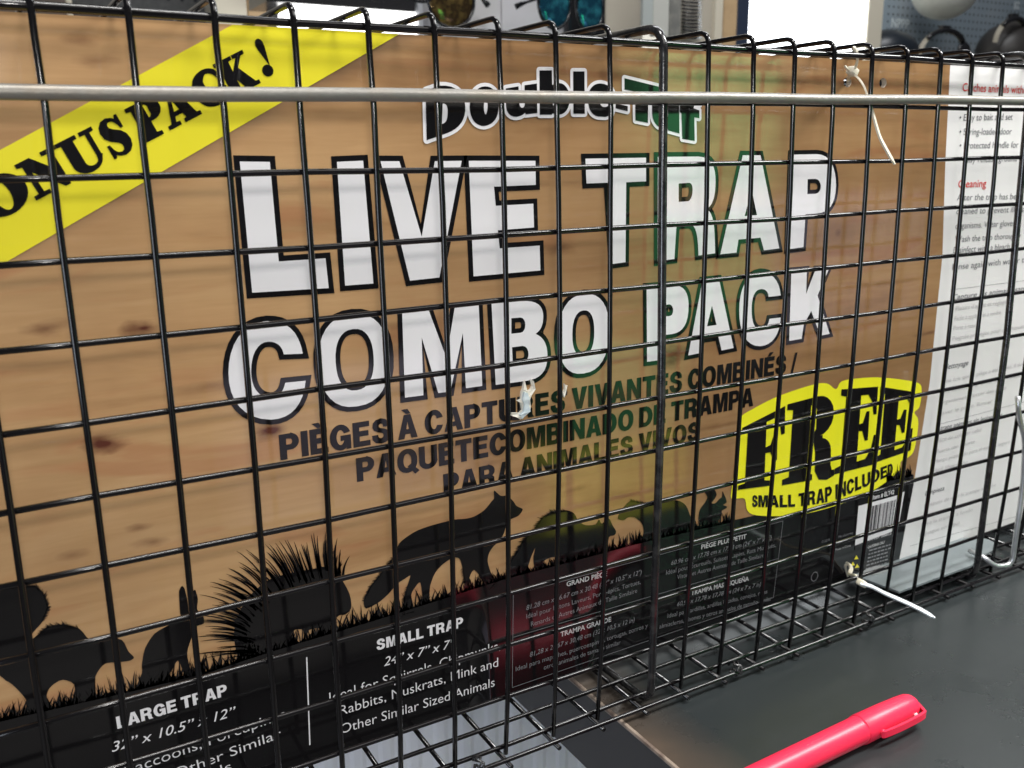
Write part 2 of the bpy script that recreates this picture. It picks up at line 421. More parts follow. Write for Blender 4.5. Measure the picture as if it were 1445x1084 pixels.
def wood_mat():
    m, nt, b, tc = print_mat('wood_print', (0.5, 0.3, 0.15))
    mp = nt.nodes.new('ShaderNodeMapping'); mp.inputs['Scale'].default_value = (1 / S, 1 / S, 1 / S)
    nt.links.new(tc.outputs['Object'], mp.inputs[0])
    def noise(scale, det, rough=.5, dist=0.0):
        q = nt.nodes.new('ShaderNodeMapping'); q.inputs['Scale'].default_value = scale
        nt.links.new(mp.outputs[0], q.inputs[0])
        n = nt.nodes.new('ShaderNodeTexNoise'); n.inputs['Scale'].default_value = 1; n.inputs['Detail'].default_value = det
        n.inputs['Roughness'].default_value = rough; n.inputs['Distortion'].default_value = dist
        nt.links.new(q.outputs[0], n.inputs['Vector']); return n.outputs['Fac']
    def ramp(src, stops):
        r = nt.nodes.new('ShaderNodeValToRGB'); el = r.color_ramp.elements
        while len(el) < len(stops): el.new(.5)
        for e, (p, c) in zip(el, stops): e.position = p; e.color = (*c, 1)
        nt.links.new(src, r.inputs[0]); return r.outputs[0]
    def mix(fac, a, bb, mode='MIX'):
        x = nt.nodes.new('ShaderNodeMix'); x.data_type = 'RGBA'; x.blend_type = mode
        for s, i in ((fac, 0), (a, 6), (bb, 7)):
            if isinstance(s, (int, float)): x.inputs[i].default_value = s
            elif isinstance(s, tuple): x.inputs[i].default_value = (*s, 1)
            else: nt.links.new(s, x.inputs[i])
        return x.outputs[2]
    base = ramp(noise((.16, 1, .75), 5, .55, .6), [(.28, (.33, .178, .080)), (.44, (.49, .288, .136)), (.60, (.54, .330, .160)), (.75, (.58, .365, .19))])
    fine = ramp(noise((.55, 1, 7.5), 6, .6, .4), [(.35, (.82, .78, .74)), (.6, (1, 1, 1))])
    c = mix(.5, base, fine, 'MULTIPLY')
    blot = ramp(noise((.22, 1, .35), 3, .5, .3), [(.36, (.74, .72, .72)), (.58, (1, 1, 1))])
    c = mix(.5, c, blot, 'MULTIPLY')
    red = nt.nodes.new('ShaderNodeMapRange'); red.inputs[1].default_value = .56; red.inputs[2].default_value = .70; red.inputs[4].default_value = .5
    nt.links.new(noise((.28, 1, 1.6), 3, .5, 1.0), red.inputs[0])
    c = mix(red.outputs[0], c, (.40, .17, .08))
    # board joints
    sx = nt.nodes.new('ShaderNodeSeparateXYZ'); nt.links.new(mp.outputs[0], sx.inputs[0])
    def M(op, a, bb=0.0, clamp=False):
        x = nt.nodes.new('ShaderNodeMath'); x.operation = op; x.use_clamp = clamp
        for s, i in ((a, 0), (bb, 1)):
            if isinstance(s, (int, float)): x.inputs[i].default_value = s
            else: nt.links.new(s, x.inputs[i])
        return x.outputs[0]
    # knots: printed dark ovals, each with its own place
    knots = [(66, 463, .30, .10, .5), (203, 463, .26, .11, .8), (146, 626, .26, .12, .9), (383, 607, .24, .13, .9), (116, 56, .22, .09, .35), (136, 86, .24, .09, .35),
             (195, 745, .16, .06, .45), (214, 765, .22, .08, .4), (100, 784, .16, .07, .3), (885, 108, .5, .10, .35), (948, 503, .35, .22, .75), (558, 495, .22, .3, .35),
             (1311, 470, .5, .05, .5), (1183, 329, .08, .07, .4), (815, 690, .3, .08, .3), (300, 545, .5, .07, .3), (1020, 600, 1.1, .05, .3), (690, 655, .4, .1, .3),
             (1250, 400, .9, .06, .25), (720, 330, .2, .3, .3), (790, 352, .3, .12, .4), (1100, 115, 2.6, .05, .35)]
    acc = None
    wob = noise((2.2, 1, 5), 3)
    for (u, v, a, bb, k) in knots:
        X, Z = bx(u, v)
        X -= 10.5; Z -= .05
        dx = M('DIVIDE', M('SUBTRACT', sx.outputs[0], X), a * 1.4); dz = M('DIVIDE', M('SUBTRACT', sx.outputs[2], Z), bb * 1.3)
        d = M('SQRT', M('ADD', M('MULTIPLY', dx, dx), M('MULTIPLY', dz, dz)))
        d = M('ADD', d, M('MULTIPLY', M('SUBTRACT', wob, .5), 1.6))
        f = M('MULTIPLY', M('SUBTRACT', 1.0, d, True), k * 1.3, True)
        acc = f if acc is None else M('MAXIMUM', acc, f)
    c = mix(acc, c, (.10, .030, .018))
    # gloss reflection at left put into the colour: darker and browner towards the right
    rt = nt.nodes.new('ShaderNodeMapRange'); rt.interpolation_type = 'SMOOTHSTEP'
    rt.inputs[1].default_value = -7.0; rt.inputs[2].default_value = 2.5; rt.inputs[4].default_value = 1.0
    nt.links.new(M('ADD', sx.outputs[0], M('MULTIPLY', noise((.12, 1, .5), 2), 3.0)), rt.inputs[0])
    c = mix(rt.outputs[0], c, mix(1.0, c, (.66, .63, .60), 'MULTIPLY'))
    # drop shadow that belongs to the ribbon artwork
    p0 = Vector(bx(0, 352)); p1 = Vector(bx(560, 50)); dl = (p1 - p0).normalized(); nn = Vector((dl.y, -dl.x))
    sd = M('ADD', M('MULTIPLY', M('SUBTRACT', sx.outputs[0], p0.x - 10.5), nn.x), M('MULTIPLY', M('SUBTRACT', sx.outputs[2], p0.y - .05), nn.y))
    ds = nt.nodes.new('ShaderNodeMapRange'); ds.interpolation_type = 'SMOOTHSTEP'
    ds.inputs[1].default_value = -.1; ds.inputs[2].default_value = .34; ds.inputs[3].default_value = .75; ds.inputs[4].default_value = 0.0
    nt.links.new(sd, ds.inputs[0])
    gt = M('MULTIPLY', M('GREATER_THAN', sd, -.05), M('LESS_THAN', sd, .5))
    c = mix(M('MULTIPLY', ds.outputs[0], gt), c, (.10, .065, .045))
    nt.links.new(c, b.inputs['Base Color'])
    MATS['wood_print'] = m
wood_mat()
mat('kraft_edge', (0.55, 0.47, 0.38), rough=.8)
mat('card_back', (0.42, 0.32, 0.22), rough=.8)

def tess(loops):
    L = [[Vector((x, z, 0)) for x, z in l] for l in loops]
    tr = tessellate_polygon(L)
    flat = [p for l in loops for p in l]
    return flat, [tuple(t) for t in tr]
def printed(name, loops_list, m, layer, parent=None, label=None):
    """flat ink on the card: every entry of loops_list is [outer, hole, ...] in card inches"""
    V, F = [], []
    y = BY - .0035 * layer
    for loops in loops_list:
        flat, tr = tess(loops)
        k = len(V); V += [(x, y, z) for x, z in flat]
        for t in tr:
            a, b_, c = [flat[i] for i in t]
            ar = (b_[0] - a[0]) * (c[1] - a[1]) - (b_[1] - a[1]) * (c[0] - a[0])
            if abs(ar) < 1e-9: continue
            F.append(tuple(i + k for i in (t if ar > 0 else t[::-1])))
    return me_obj(name, V, F, m, parent or card, label=label)

def ell(cx, cz, rx, rz, n=24, p=2.0):
    out = []
    for k in range(n):
        a = 2 * pi * k / n
        c, s_ = cos(a), sin(a)
        out.append((cx + rx * math.copysign(abs(c) ** (2 / p), c), cz + rz * math.copysign(abs(s_) ** (2 / p), s_)))
    return out

# the card itself, with two punched holes
h1 = bx(1196, 116); h2 = bx(1246, 117)
spx = [bx(1341, 91), bx(1334, 230), bx(1330, 360), bx(1312, 540), bx(1290, 680), bx(1268, 793)]
def sheet():
    x0, x1, z0, z1 = -3, 26, .06, 12.0
    hl = [ell(h1[0], h1[1], .115, .10, 20), ell(h2[0], h2[1], .115, .10, 20)]
    outer_l = [(x0, z0), (spx[-1][0], z0)] + [(x, z) for x, z in reversed(spx[1:-1])] + [(spx[0][0], z1), (x0, z1)]
    outer_r = [(spx[-1][0], z0), (x1, z0), (x1, z1), (spx[0][0], z1)] + [(x, z) for x, z in spx[1:-1]]
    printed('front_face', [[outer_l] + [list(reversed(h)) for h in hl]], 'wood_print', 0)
    printed('instruction_panel', [[outer_r]], 'paper_white', 0)
    # body: back and edges
    V, F = [], []
    full = [(x0, z0), (x1, z0), (x1, z1), (x0, z1)]
    flat, tr = tess([full] + hl)
    yb = BY + .12
    V = [(x, yb, z) for x, z in flat]; F = [tuple(t) for t in tr]
    n = len(flat)
    V += [(x, BY + .0005, z) for x, z in flat]
    k = 0
    for l in [full] + hl:
        m_ = len(l)
        for i in range(m_):
            a, b_ = k + i, k + (i + 1) % m_
            F.append((a, b_, n + b_, n + a))
        k += m_
    me_obj('card_body', V, F, 'kraft_edge', card)
sheet()

# --- polygon offset (for the black outlines)
def area2(l): return sum(l[i][0] * l[(i + 1) % len(l)][1] - l[(i + 1) % len(l)][0] * l[i][1] for i in range(len(l)))
def offset(l, d):
    """grow a closed loop outwards by d (negative shrinks)"""
    s = 1 if area2(l) > 0 else -1
    out = []; n = len(l)
    for i in range(n):
        p0, p, p1 = Vector(l[i - 1]), Vector(l[i]), Vector(l[(i + 1) % n])
        a = (p - p0).normalized(); b_ = (p1 - p).normalized()
        na = Vector((a.y, -a.x)) * s; nb = Vector((b_.y, -b_.x)) * s
        m_ = na + nb
        if m_.length < 1e-4: m_ = na
        m_.normalize(); q = max(.42, m_.dot(na))
        o = p + m_ * (d / q); out.append((o.x, o.y))
    return out
def path(txt):
    """'x y x y ... C x1 y1 x2 y2 x y' in photo pixels -> loop in card inches"""
    tk = txt.split(); pts = []; i = 0
    while i < len(tk):
        if tk[i] == 'C':
            v = [float(t) for t in tk[i + 1:i + 7]]; p0 = pts[-1]
            for k in range(1, 9):
                t = k / 8
                pts.append(tuple((1 - t) ** 3 * p0[a] + 3 * t * (1 - t) ** 2 * v[a] + 3 * t * t * (1 - t) * v[2 + a] + t ** 3 * v[4 + a] for a in (0, 1)))
            i += 7
        else:
            pts.append((float(tk[i]), float(tk[i + 1]))); i += 2
    return [bx(*p) for p in pts]
def oval(l, r, t, b_, cy=None, cx=None, p=2.35):
    cx = cx or (l + r) / 2; cy = cy or (t + b_) / 2
    X0 = bx(l, cy)[0]; X1 = bx(r, cy)[0]; Z1 = bx(cx, t)[1]; Z0 = bx(cx, b_)[1]
    return ell((X0 + X1) / 2, (Z0 + Z1) / 2, (X1 - X0) / 2, (Z1 - Z0) / 2, 32, p)
def headline(letters, d, white='ink_white', black='ink_black'):
    for k, (outer, holes) in enumerate(letters):
        o = printed('letter', [[outer] + holes], white, 4)
        printed('letter_outline', [[offset(outer, d)] + [offset(h, -d) for h in holes]], black, 2, parent=o)

LIVE = [
    (path('338 228 380.4 228.5 393 369 459 364.5 463.5 406.5 355.5 413'), []),
    (path('475 228.5 512 226.8 526.5 400 486.6 403'), []),
    (path('536.5 227.6 563 227.6 594.6 334 613 227.6 651 227 619.5 391.6 578 396'), []),
    (path('661 227 755 227 755.5 261 696.5 263.5 699 290.5 752 287.5 753 321 702 325 704.5 350.5 761 346.5 762 381.6 667.7 390'), []),
    (path('825.5 224 911 222.6 911 256 883 257.3 882 370 863.7 372.5 857 258 827 259'), []),
    (path('927.6 221.5 985 221 C 1004 222 1009 236 1009 255 C 1009 276 1006 288 997 295 C 1006 302 1008 316 1008.5 357.5 985 360.6 C 984 330 982 318 972 316 954 317.5 951 365.5 927.5 368.5'),
     [path('957 259 972 258 C 980 258 977 284 970 284 957 285')]),
    (path('1047.4 219.2 1072.5 219.2 1099 350.5 1077.5 353.3 1072.5 335.5 1041.5 338 1038.5 356.5 1015.8 358.8'),
     [path('1060 268 1067.5 303.5 1050 305')]),
    (path('1116 218.4 1152 217.6 C 1172 218 1179 238 1179 262 C 1178 288 1170 300 1152 301.5 1136 302.5 1133 348.8 1110.5 352'),
     [path('1139 253 1150 252.5 C 1160 253 1160 273 1150 273.5 1138.5 274')]),
]
headline(LIVE, .085)
COMBO = [
    (path('427 499 C 421 466 404 452 376 453 C 340 455 322 488 322 526 C 322 566 344 592 382 592 C 412 591 428 570 431 537 402 540 C 400 553 392 561 381 561 C 364 561 354 546 354 524 C 354 500 363 482 379 482 C 391 482 398 489 400 500'), []),
    (oval(449, 549, 443, 574), [oval(473, 527, 464, 551)]),
    (path('567 441.4 604.6 438 629.5 505 641 434.7 675 430.8 680 544.4 657 547.7 652.7 470 635 552.5 618 554.5 594.6 476 597 557.7 571 561'), []),
    (path('693 428.5 735 425 C 758 423 766 432 766 446 C 766 458 763 466 755 471 C 767 476 772 486 772 502 C 772 524 762 535 741 537.5 699 543'),
     [path('721 449 734 448 C 743 448 743 469 734 469.5 721 471'), path('722 490 737 488 C 748 488 748 511 737 511.5 723 513')]),
    (oval(787, 859, 415, 527), [oval(807, 838, 438, 502)]),
    (path('911.8 405.5 948 402.5 C 966 402 971 414 971 431 C 971 456 964 469 947 471.5 934 473 932 508 912.5 510.5'),
     [path('938 430 944 429.5 C 951 430 951 446 944 446 937.5 446.5')]),
    (path('990.5 396.5 1014 394 1034.5 491 1017.7 494.5 1013 475 990.5 478 986 498.5 970.5 501.5'),
     [path('1004 431 1010.5 458.5 997 460.5')]),
    (path('1101 417 C 1099 394 1088 384 1072 384.5 C 1052 387 1042.5 408 1042.5 437 C 1042 470 1053 489 1072 488.5 C 1090 487 1099.5 472 1101 448 1085 450 C 1083.5 460 1079 464.5 1072.5 465 C 1063 465 1060 453 1060 436 C 1060 420 1064 408.5 1073 408 C 1080 407.5 1083.5 412 1084 419'), []),
    (path('1116 383 1138 381 1136.8 415 1150 380.6 1169 379.5 1153 417 1170 471 1157 473.7 1144 439 1133.5 458 1130.5 478 1113 481'), []),
]
headline(COMBO, .082)

# --- lettering made from the built-in font
_fc = {}
def font_mesh(txt, off=0.0, shear=0.0, space=1.0):
    key = (txt, off, shear, space)
    if key in _fc: return _fc[key]
    cu = bpy.data.curves.new('t', 'FONT'); cu.body = txt; cu.size = 1; cu.offset = off; cu.shear = shear
    cu.resolution_u = 3; cu.space_character = space
    ob = bpy.data.objects.new('t', cu); col.objects.link(ob)
    dg = bpy.context.evaluated_depsgraph_get()
    me = bpy.data.meshes.new_from_object(ob.evaluated_get(dg))
    V = [(v.co.x, v.co.y) for v in me.vertices]; F = [tuple(p.vertices) for p in me.polygons]
    bpy.data.objects.remove(ob); bpy.data.curves.remove(cu); bpy.data.meshes.remove(me)
    x0 = min(v[0] for v in V) - 0; x1 = max(v[0] for v in V)
    _fc[key] = (V, F, x0, x1); return _fc[key]
CAPH = 0.729                                # cap height of the built-in font at size 1 (re-measured below)
_v = font_mesh('H')[0]; CAPH = max(p[1] for p in _v)
def text_on(name, txt, fn, m, layer, off=0.0, shear=0.0, space=1.0, label=None):
    V, F, x0, x1 = font_mesh(txt, off, shear, space)
    y = BY - .0035 * layer; out = []
    for (x, z) in V:
        X, Z = fn((x - x0) / (x1 - x0), z / CAPH)
        out.append((X, y, Z))
    F2 = []
    for f in F:
        a, b_, c = [out[i] for i in f[:3]]
        ar = (b_[0] - a[0]) * (c[2] - a[2]) - (b_[2] - a[2]) * (c[0] - a[0])
        F2.append(f if ar > 0 else f[::-1])
    return me_obj(name, out, F2, m, card, label=label)
def line(p0, p1, cap):
    """baseline from pixel p0 to pixel p1, cap height in inches; straight on the card"""
    a = Vector(bx(*p0)); b_ = Vector(bx(*p1)); d = b_ - a
    up = Vector((-d.y, d.x)).normalized() * cap
    def fn(u, v):
        q = a + d * u + up * v; return (q.x, q.y)
    return fn
def caph(p0, p1):
    return (Vector(bx(*p1)) - Vector(bx(*p0))).length

def arc(cx, cy, rx, ry, a0, a1, n=10):
    return [(cx + rx * cos(radians(a0 + (a1 - a0) * k / n)), cy + ry * sin(radians(a0 + (a1 - a0) * k / n))) for k in range(n + 1)]
GRO = {
 'A': (.74, [[[(.25,1),(.49,1),(.74,0),(.53,0),(.485,.20),(.255,.20),(.21,0),(0,0)], [(.37,.76),(.30,.37),(.44,.37)]]]),
 'D': (.70, [[[(0,1),(.32,1)] + arc(.32,.5,.38,.5,90,-90,12) + [(0,0)], [(.21,.82),(.30,.82)] + arc(.30,.5,.18,.32,90,-90,10) + [(.21,.18)]]]),
 'B': (.70, [[[(0,1),(.38,1)] + arc(.38,.745,.26,.255,85,-45,8) + arc(.38,.275,.31,.275,45,-90,10) + [(0,0)], [(.21,.83),(.36,.83)] + arc(.36,.72,.08,.11,90,-90,6) + [(.21,.61)], [(.21,.44),(.37,.44)] + arc(.37,.305,.10,.135,90,-90,6) + [(.21,.17)]]]),
 'C': (.72, [[arc(.37,.5,.37,.52,22,338,22) + arc(.37,.5,.155,.34,330,30,18)]]),
 'G': (.76, [[arc(.38,.5,.38,.52,25,308,20) + [(.60,.0),(.75,0),(.75,.55),(.40,.55),(.40,.38),(.55,.38)] + arc(.38,.5,.17,.34,-40,-328,18)]]),
 'E': (.62, [[[(0,1),(.6,1),(.6,.82),(.21,.82),(.21,.61),(.56,.61),(.56,.43),(.21,.43),(.21,.18),(.62,.18),(.62,0),(0,0)]]]),
 'I': (.21, [[[(0,1),(.21,1),(.21,0),(0,0)]]]),
 'L': (.58, [[[(0,1),(.21,1),(.21,.18),(.58,.18),(.58,0),(0,0)]]]),
 'M': (.84, [[[(0,0),(0,1),(.29,1),(.42,.35),(.55,1),(.84,1),(.84,0),(.65,0),(.65,.75),(.50,0),(.34,0),(.19,.75),(.19,0)]]]),
 'N': (.72, [[[(0,0),(0,1),(.21,1),(.52,.38),(.52,1),(.72,1),(.72,0),(.51,0),(.20,.62),(.20,0)]]]),
 'O': (.78, [[ell(.39,.5,.39,.52,30,2.2), ell(.39,.5,.175,.34,24,2.2)]]),
 'Q': (.78, [[ell(.39,.5,.39,.52,30,2.2), ell(.39,.5,.175,.34,24,2.2)], [[(.42,.24),(.54,.33),(.84,-.02),(.70,-.12)]]]),
 'P': (.66, [[[(0,1),(.38,1)] + arc(.38,.69,.28,.31,90,-90,10) + [(.21,.38),(.21,0),(0,0)], [(.21,.83),(.36,.83)] + arc(.36,.695,.09,.135,90,-90,8) + [(.21,.56)]]]),
 'R': (.73, [[[(0,1),(.41,1)] + arc(.41,.72,.28,.28,90,-50,10) + [(.58,.46),(.66,.38),(.67,.10),(.73,0),(.50,0),(.46,.10),(.45,.30),(.38,.38),(.21,.38),(.21,0),(0,0)], [(.21,.83),(.38,.83)] + arc(.38,.695,.09,.135,90,-90,8) + [(.21,.56)]]]),
 'S': (.68, [[[(.64,.69),(.62,.84),(.52,.96),(.34,1.02),(.16,.97),(.05,.86),(.03,.70),(.08,.57),(.22,.48),(.40,.42),(.45,.36),(.45,.26),(.40,.19),(.33,.165),(.25,.19),(.21,.26),(.20,.33),(.0,.32),(.02,.17),(.12,.04),(.33,-.02),(.52,.02),(.64,.13),(.67,.30),(.62,.46),(.48,.55),(.30,.61),(.24,.67),(.24,.76),(.28,.82),(.34,.84),(.41,.82),(.44,.76),(.445,.69)]]]),
 'T': (.66, [[[(0,1),(.66,1),(.66,.82),(.435,.82),(.435,0),(.225,0),(.225,.82),(0,.82)]]]),
 'U': (.72, [[[(0,1),(.21,1),(.21,.33)] + arc(.36,.32,.15,.16,180,360,8) + [(.51,1),(.72,1),(.72,.33)] + arc(.36,.33,.36,.35,0,-180,14)]]),
 'V': (.72, [[[(0,1),(.22,1),(.36,.28),(.50,1),(.72,1),(.48,0),(.24,0)]]]),
 '/': (.34, [[[(0,-.06),(.12,-.06),(.34,1),(.22,1)]]]),
 ' ': (.24, []),
}
GRO['È'] = (.62, GRO['E'][1] + [[[(.12,1.24),(.32,1.24),(.42,1.07),(.28,1.07)]]])
GRO['É'] = (.62, GRO['E'][1] + [[[(.50,1.24),(.30,1.24),(.20,1.07),(.34,1.07)]]])
GRO['À'] = (.74, GRO['A'][1] + [[[(.18,1.24),(.38,1.24),(.48,1.07),(.34,1.07)]]])
def grotesk(txt, fn, m, layer, gap=.11, bold=.009):
    x = 0; items = []
    for ch in txt:
        w_, L = GRO[ch]
        items.append((x, ch)); x += w_ + (gap if ch != ' ' else 0)
    tot = x - gap
    main, extra = [], []
    for x0, ch in items:
        for k, loops in enumerate(GRO[ch][1]):
            q = [[fn((px + x0) / tot, pz) for px, pz in l] for l in loops]
            q = [offset(q[0], bold)] + [offset(h, -bold * .6) for h in q[1:]]
            (extra if (ch == 'Q' and k) else main).append(q)
    o = printed('lettering', main, m, layer)
    if extra: printed('letter_tail', extra, m, layer + .4, parent=o)
    return o

grotesk('PIÈGES À CAPTURES VIVANTES COMBINÉS /', line((396.5, 648.8), (1123, 523.5), .40), 'ink_black', 2)
grotesk('PAQUETECOMBINADO DE TRAMPA', line((504.5, 679.3), (1062, 572.3), .39), 'ink_black', 2)
grotesk('PARA ANIMALES VIVOS', line((627, 699), (986, 620), .38), 'ink_black', 2)

# --- yellow ribbon, top left
def ribbon():
    up = [bx(0, 199.5), bx(187.7, 106), bx(334, 32)]; lo = [bx(0, 352), bx(212.6, 236), bx(325.5, 174.4), bx(560, 50)]
    a = Vector(up[0]); b_ = Vector(up[2]); du = (b_ - a).normalized()
    c = Vector(lo[0]); d = Vector(lo[3]); dl = (d - c).normalized()
    zt = 11.995
    A = a - du * 3.2; Bp = a + du * ((zt - a.y) / du.y)
    Cc = c - dl * 3.2; D = c + dl * ((zt - c.y) / dl.y)
    A.x = max(A.x, -2.99); Cc.x = max(Cc.x, -2.99)
    printed('ribbon', [[[(Cc.x, Cc.y), (D.x, D.y), (Bp.x, Bp.y), (A.x, A.y)]]], 'ink_yellow', 2)
ribbon()
def stroke(pts, n=7):
    """closed outline of a swelling stroke: pts = (x, y, half width); Catmull-Rom between"""
    P = []
    for i in range(len(pts) - 1):
        p = [pts[max(0, i - 1)], pts[i], pts[i + 1], pts[min(len(pts) - 1, i + 2)]]
        for k in range(n):
            t = k / n
            P.append(tuple(.5 * ((2 * p[1][a]) + (-p[0][a] + p[2][a]) * t + (2 * p[0][a] - 5 * p[1][a] + 4 * p[2][a] - p[3][a]) * t * t + (-p[0][a] + 3 * p[1][a] - 3 * p[2][a] + p[3][a]) * t ** 3) for a in range(3)))
    P.append(pts[-1])
    L, R_ = [], []
    for i, (x, y, h) in enumerate(P):
        x0, y0, _ = P[max(0, i - 1)]; x1, y1, _ = P[min(len(P) - 1, i + 1)]
        d = Vector((x1 - x0, y1 - y0)).normalized()
        L.append((x - d.y * h, y + d.x * h)); R_.append((x + d.y * h, y - d.x * h))
    return L + R_[::-1]
SER = {
 'F': [[(0,1),(1,1),(1,.66),(.93,.66),(.88,.82),(.76,.92),(.56,.92),(.56,.55),(.68,.56),(.76,.70),(.83,.70),(.83,.34),(.76,.34),(.68,.47),(.56,.48),(.56,.08),(.70,.06),(.70,0),(0,0),(0,.06),(.14,.08),(.14,.92),(0,.94)]],
 'E': [[(0,1),(.96,1),(.96,.66),(.89,.66),(.84,.82),(.72,.92),(.52,.92),(.52,.55),(.62,.56),(.70,.70),(.77,.70),(.77,.34),(.70,.34),(.62,.47),(.52,.48),(.52,.08),(.74,.09),(.87,.20),(.93,.38),(1,.38),(1,0),(0,0),(0,.06),(.14,.08),(.14,.92),(0,.94)]],
 'R': [[(0,1),(.6,1)] + arc(.62,.76,.34,.24,88,-80,10) + [(.74,.52)] + arc(.68,.32,.24,.17,75,0,5) + [(.92,.14),(.95,.07),(1,.07),(1,.01),(.86,-.03),(.70,-.01),(.62,.10),(.61,.34),(.57,.46),(.48,.47),(.48,.08),(.56,.06),(.56,0),(0,0),(0,.06),(.12,.08),(.12,.92),(0,.94)],
       [(.48,.92),(.55,.92),(.61,.86),(.61,.62),(.55,.55),(.48,.55)]],
 'P': [[(0,1),(.6,1)] + arc(.62,.73,.36,.27,88,-88,12) + [(.50,.46),(.50,.08),(.66,.06),(.66,0),(0,0),(0,.06),(.14,.08),(.14,.92),(0,.94)],
       [(.50,.93),(.58,.93),(.65,.86),(.65,.60),(.58,.53),(.50,.53)]],
 'O': [ell(.5,.5,.5,.52,30), ell(.5,.5,.19,.44,24)],
 'N': [[(0,1),(.34,1),(.80,.40),(.80,.93),(.66,.94),(.66,1),(1,1),(1,.94),(.88,.93),(.88,-.02),(.78,-.02),(.22,.72),(.22,.07),(.36,.06),(.36,0),(0,0),(0,.06),(.13,.07),(.13,.90),(0,.94)]],
 'U': [[(0,1),(.52,1),(.52,.94),(.40,.93),(.40,.26)] + arc(.60,.24,.20,.17,180,330,8) + [(.80,.30),(.80,.93),(.66,.94),(.66,1),(1,1),(1,.94),(.88,.93),(.88,.28)] + arc(.50,.28,.38,.30,0,-180,14) + [(.12,.93),(0,.94)]],
 'S': [[(.86,1),(.80,.90),(.68,.97),(.50,1.02),(.28,.99),(.12,.88),(.06,.74),(.10,.58),(.26,.45),(.50,.34),(.60,.26),(.62,.16),(.56,.07),(.44,.04),(.28,.08),(.18,.18),(.12,.34),(.05,.34),(.05,0),(.12,0),(.18,.08),(.32,.01),(.52,-.03),(.74,.01),(.90,.12),(.96,.28),(.92,.44),(.78,.57),(.54,.68),(.42,.76),(.40,.85),(.46,.93),(.56,.95),(.70,.91),(.80,.80),(.86,.67),(.93,.67),(.93,1)]],
 'A': [[(.44,1),(.58,1),(.90,.07),(1,.06),(1,0),(.52,0),(.52,.06),(.62,.07),(.56,.27),(.28,.27),(.22,.07),(.34,.06),(.34,0),(0,0),(0,.06),(.12,.07)],
       [(.31,.35),(.53,.35),(.42,.72)]],
 'C': [stroke([(.92,.64,.02),(.82,.86,.05),(.56,.96,.045),(.28,.80,.13),(.20,.50,.19),(.28,.20,.13),(.58,.04,.05),(.84,.14,.035),(.96,.36,.015)])],
 'K': [[(0,1),(.52,1),(.52,.94),(.40,.93),(.40,.54),(.72,.93),(.60,.94),(.60,1),(.94,1),(.94,.94),(.82,.93),(.58,.64),(.90,.07),(1,.06),(1,0),(.48,0),(.48,.06),(.58,.08),(.40,.42),(.40,.07),(.52,.06),(.52,0),(0,0),(0,.06),(.12,.07),(.12,.93),(0,.94)]],
 '!': [[(.5,.30),(.16,.80)] + arc(.5,.88,.36,.14,200,-20,8)[0:9] + [(.84,.80)]],
}
def dense(l, n=3):
    out = []
    for i in range(len(l)):
        a, b_ = l[i], l[(i + 1) % len(l)]
        L_ = math.hypot(b_[0] - a[0], b_[1] - a[1]); k = max(1, int(L_ / .18))
        for s in range(k): out.append((a[0] + (b_[0] - a[0]) * s / k, a[1] + (b_[1] - a[1]) * s / k))
    return out
def glyph(ch, q, m, layer, name='letter', bold=.028):
    """q: card points TL, TR, BR, BL"""
    TL, TR, BR, BL = [Vector(p) for p in q]
    L = []
    for q_, loop in enumerate(SER[ch]):
        loop = offset(loop, bold if q_ == 0 else -bold * .7)
        L.append([tuple((BL * (1 - u) + BR * u) * (1 - v) + (TL * (1 - u) + TR * u) * v) for u, v in dense(loop)])
    return printed(name, [L], m, layer)
b0 = Vector(bx(52, 281)); b1 = Vector(bx(362, 118.5)); upv = Vector(bx(22, 233)) - Vector(bx(52, 280))
def bpx(x): return bx(x, 281 - .5242 * (x - 52))
for ch, x0, x1, lo, hi in (('O', -14, 49, 0, 1), ('N', 52, 104, 0, 1), ('U', 107, 155, 0, 1), ('S', 160, 192, 0, 1), ('P', 203, 243, 0, 1),
                   ('A', 240, 283, 0, 1), ('C', 287, 327, 0, 1), ('K', 325, 366, 0, 1), ('!', 380, 393, 0, 1.06)):
    p, q = Vector(bpx(x0)), Vector(bpx(x1))
    o = glyph(ch, (p + upv * hi, q + upv * hi, q, p), 'ink_black', 4)
c = Vector(bx(377.5, 99.8)); printed('letter', [[ell(c.x, c.y, .082, .082, 18)]], 'ink_black', 4)

# --- FREE burst
def smooth_loop(px, n=5):
    P = px; out = []; N = len(P)
    for i in range(N):
        p = [P[i - 1], P[i], P[(i + 1) % N], P[(i + 2) % N]]
        for k in range(n):
            t = k / n
            out.append(tuple(.5 * ((2 * p[1][a]) + (-p[0][a] + p[2][a]) * t + (2 * p[0][a] - 5 * p[1][a] + 4 * p[2][a] - p[3][a]) * t * t + (-p[0][a] + 3 * p[1][a] - 3 * p[2][a] + p[3][a]) * t ** 3) for a in (0, 1)))
    return [bx(*q) for q in out]
burst = [(1044.7, 589), (1062, 577), (1098, 559), (1144.4, 543.5), (1166, 541), (1179, 549), (1187.6, 538), (1212, 533.8), (1240, 532.7), (1274, 536), (1296, 541), (1300, 552), (1297, 574), (1290, 582), (1295, 592), (1294, 612), (1289, 636), (1281, 645.5), (1271, 651), (1268, 664), (1250, 680), (1222, 697), (1180, 713), (1140, 724), (1105, 728), (1067, 727), (1054, 720), (1050.5, 704), (1040, 703.5), (1031.5, 703), (1032, 690), (1036, 659), (1042, 609)]
printed('burst', [[smooth_loop(burst)]], 'ink_pale_yellow', 3)
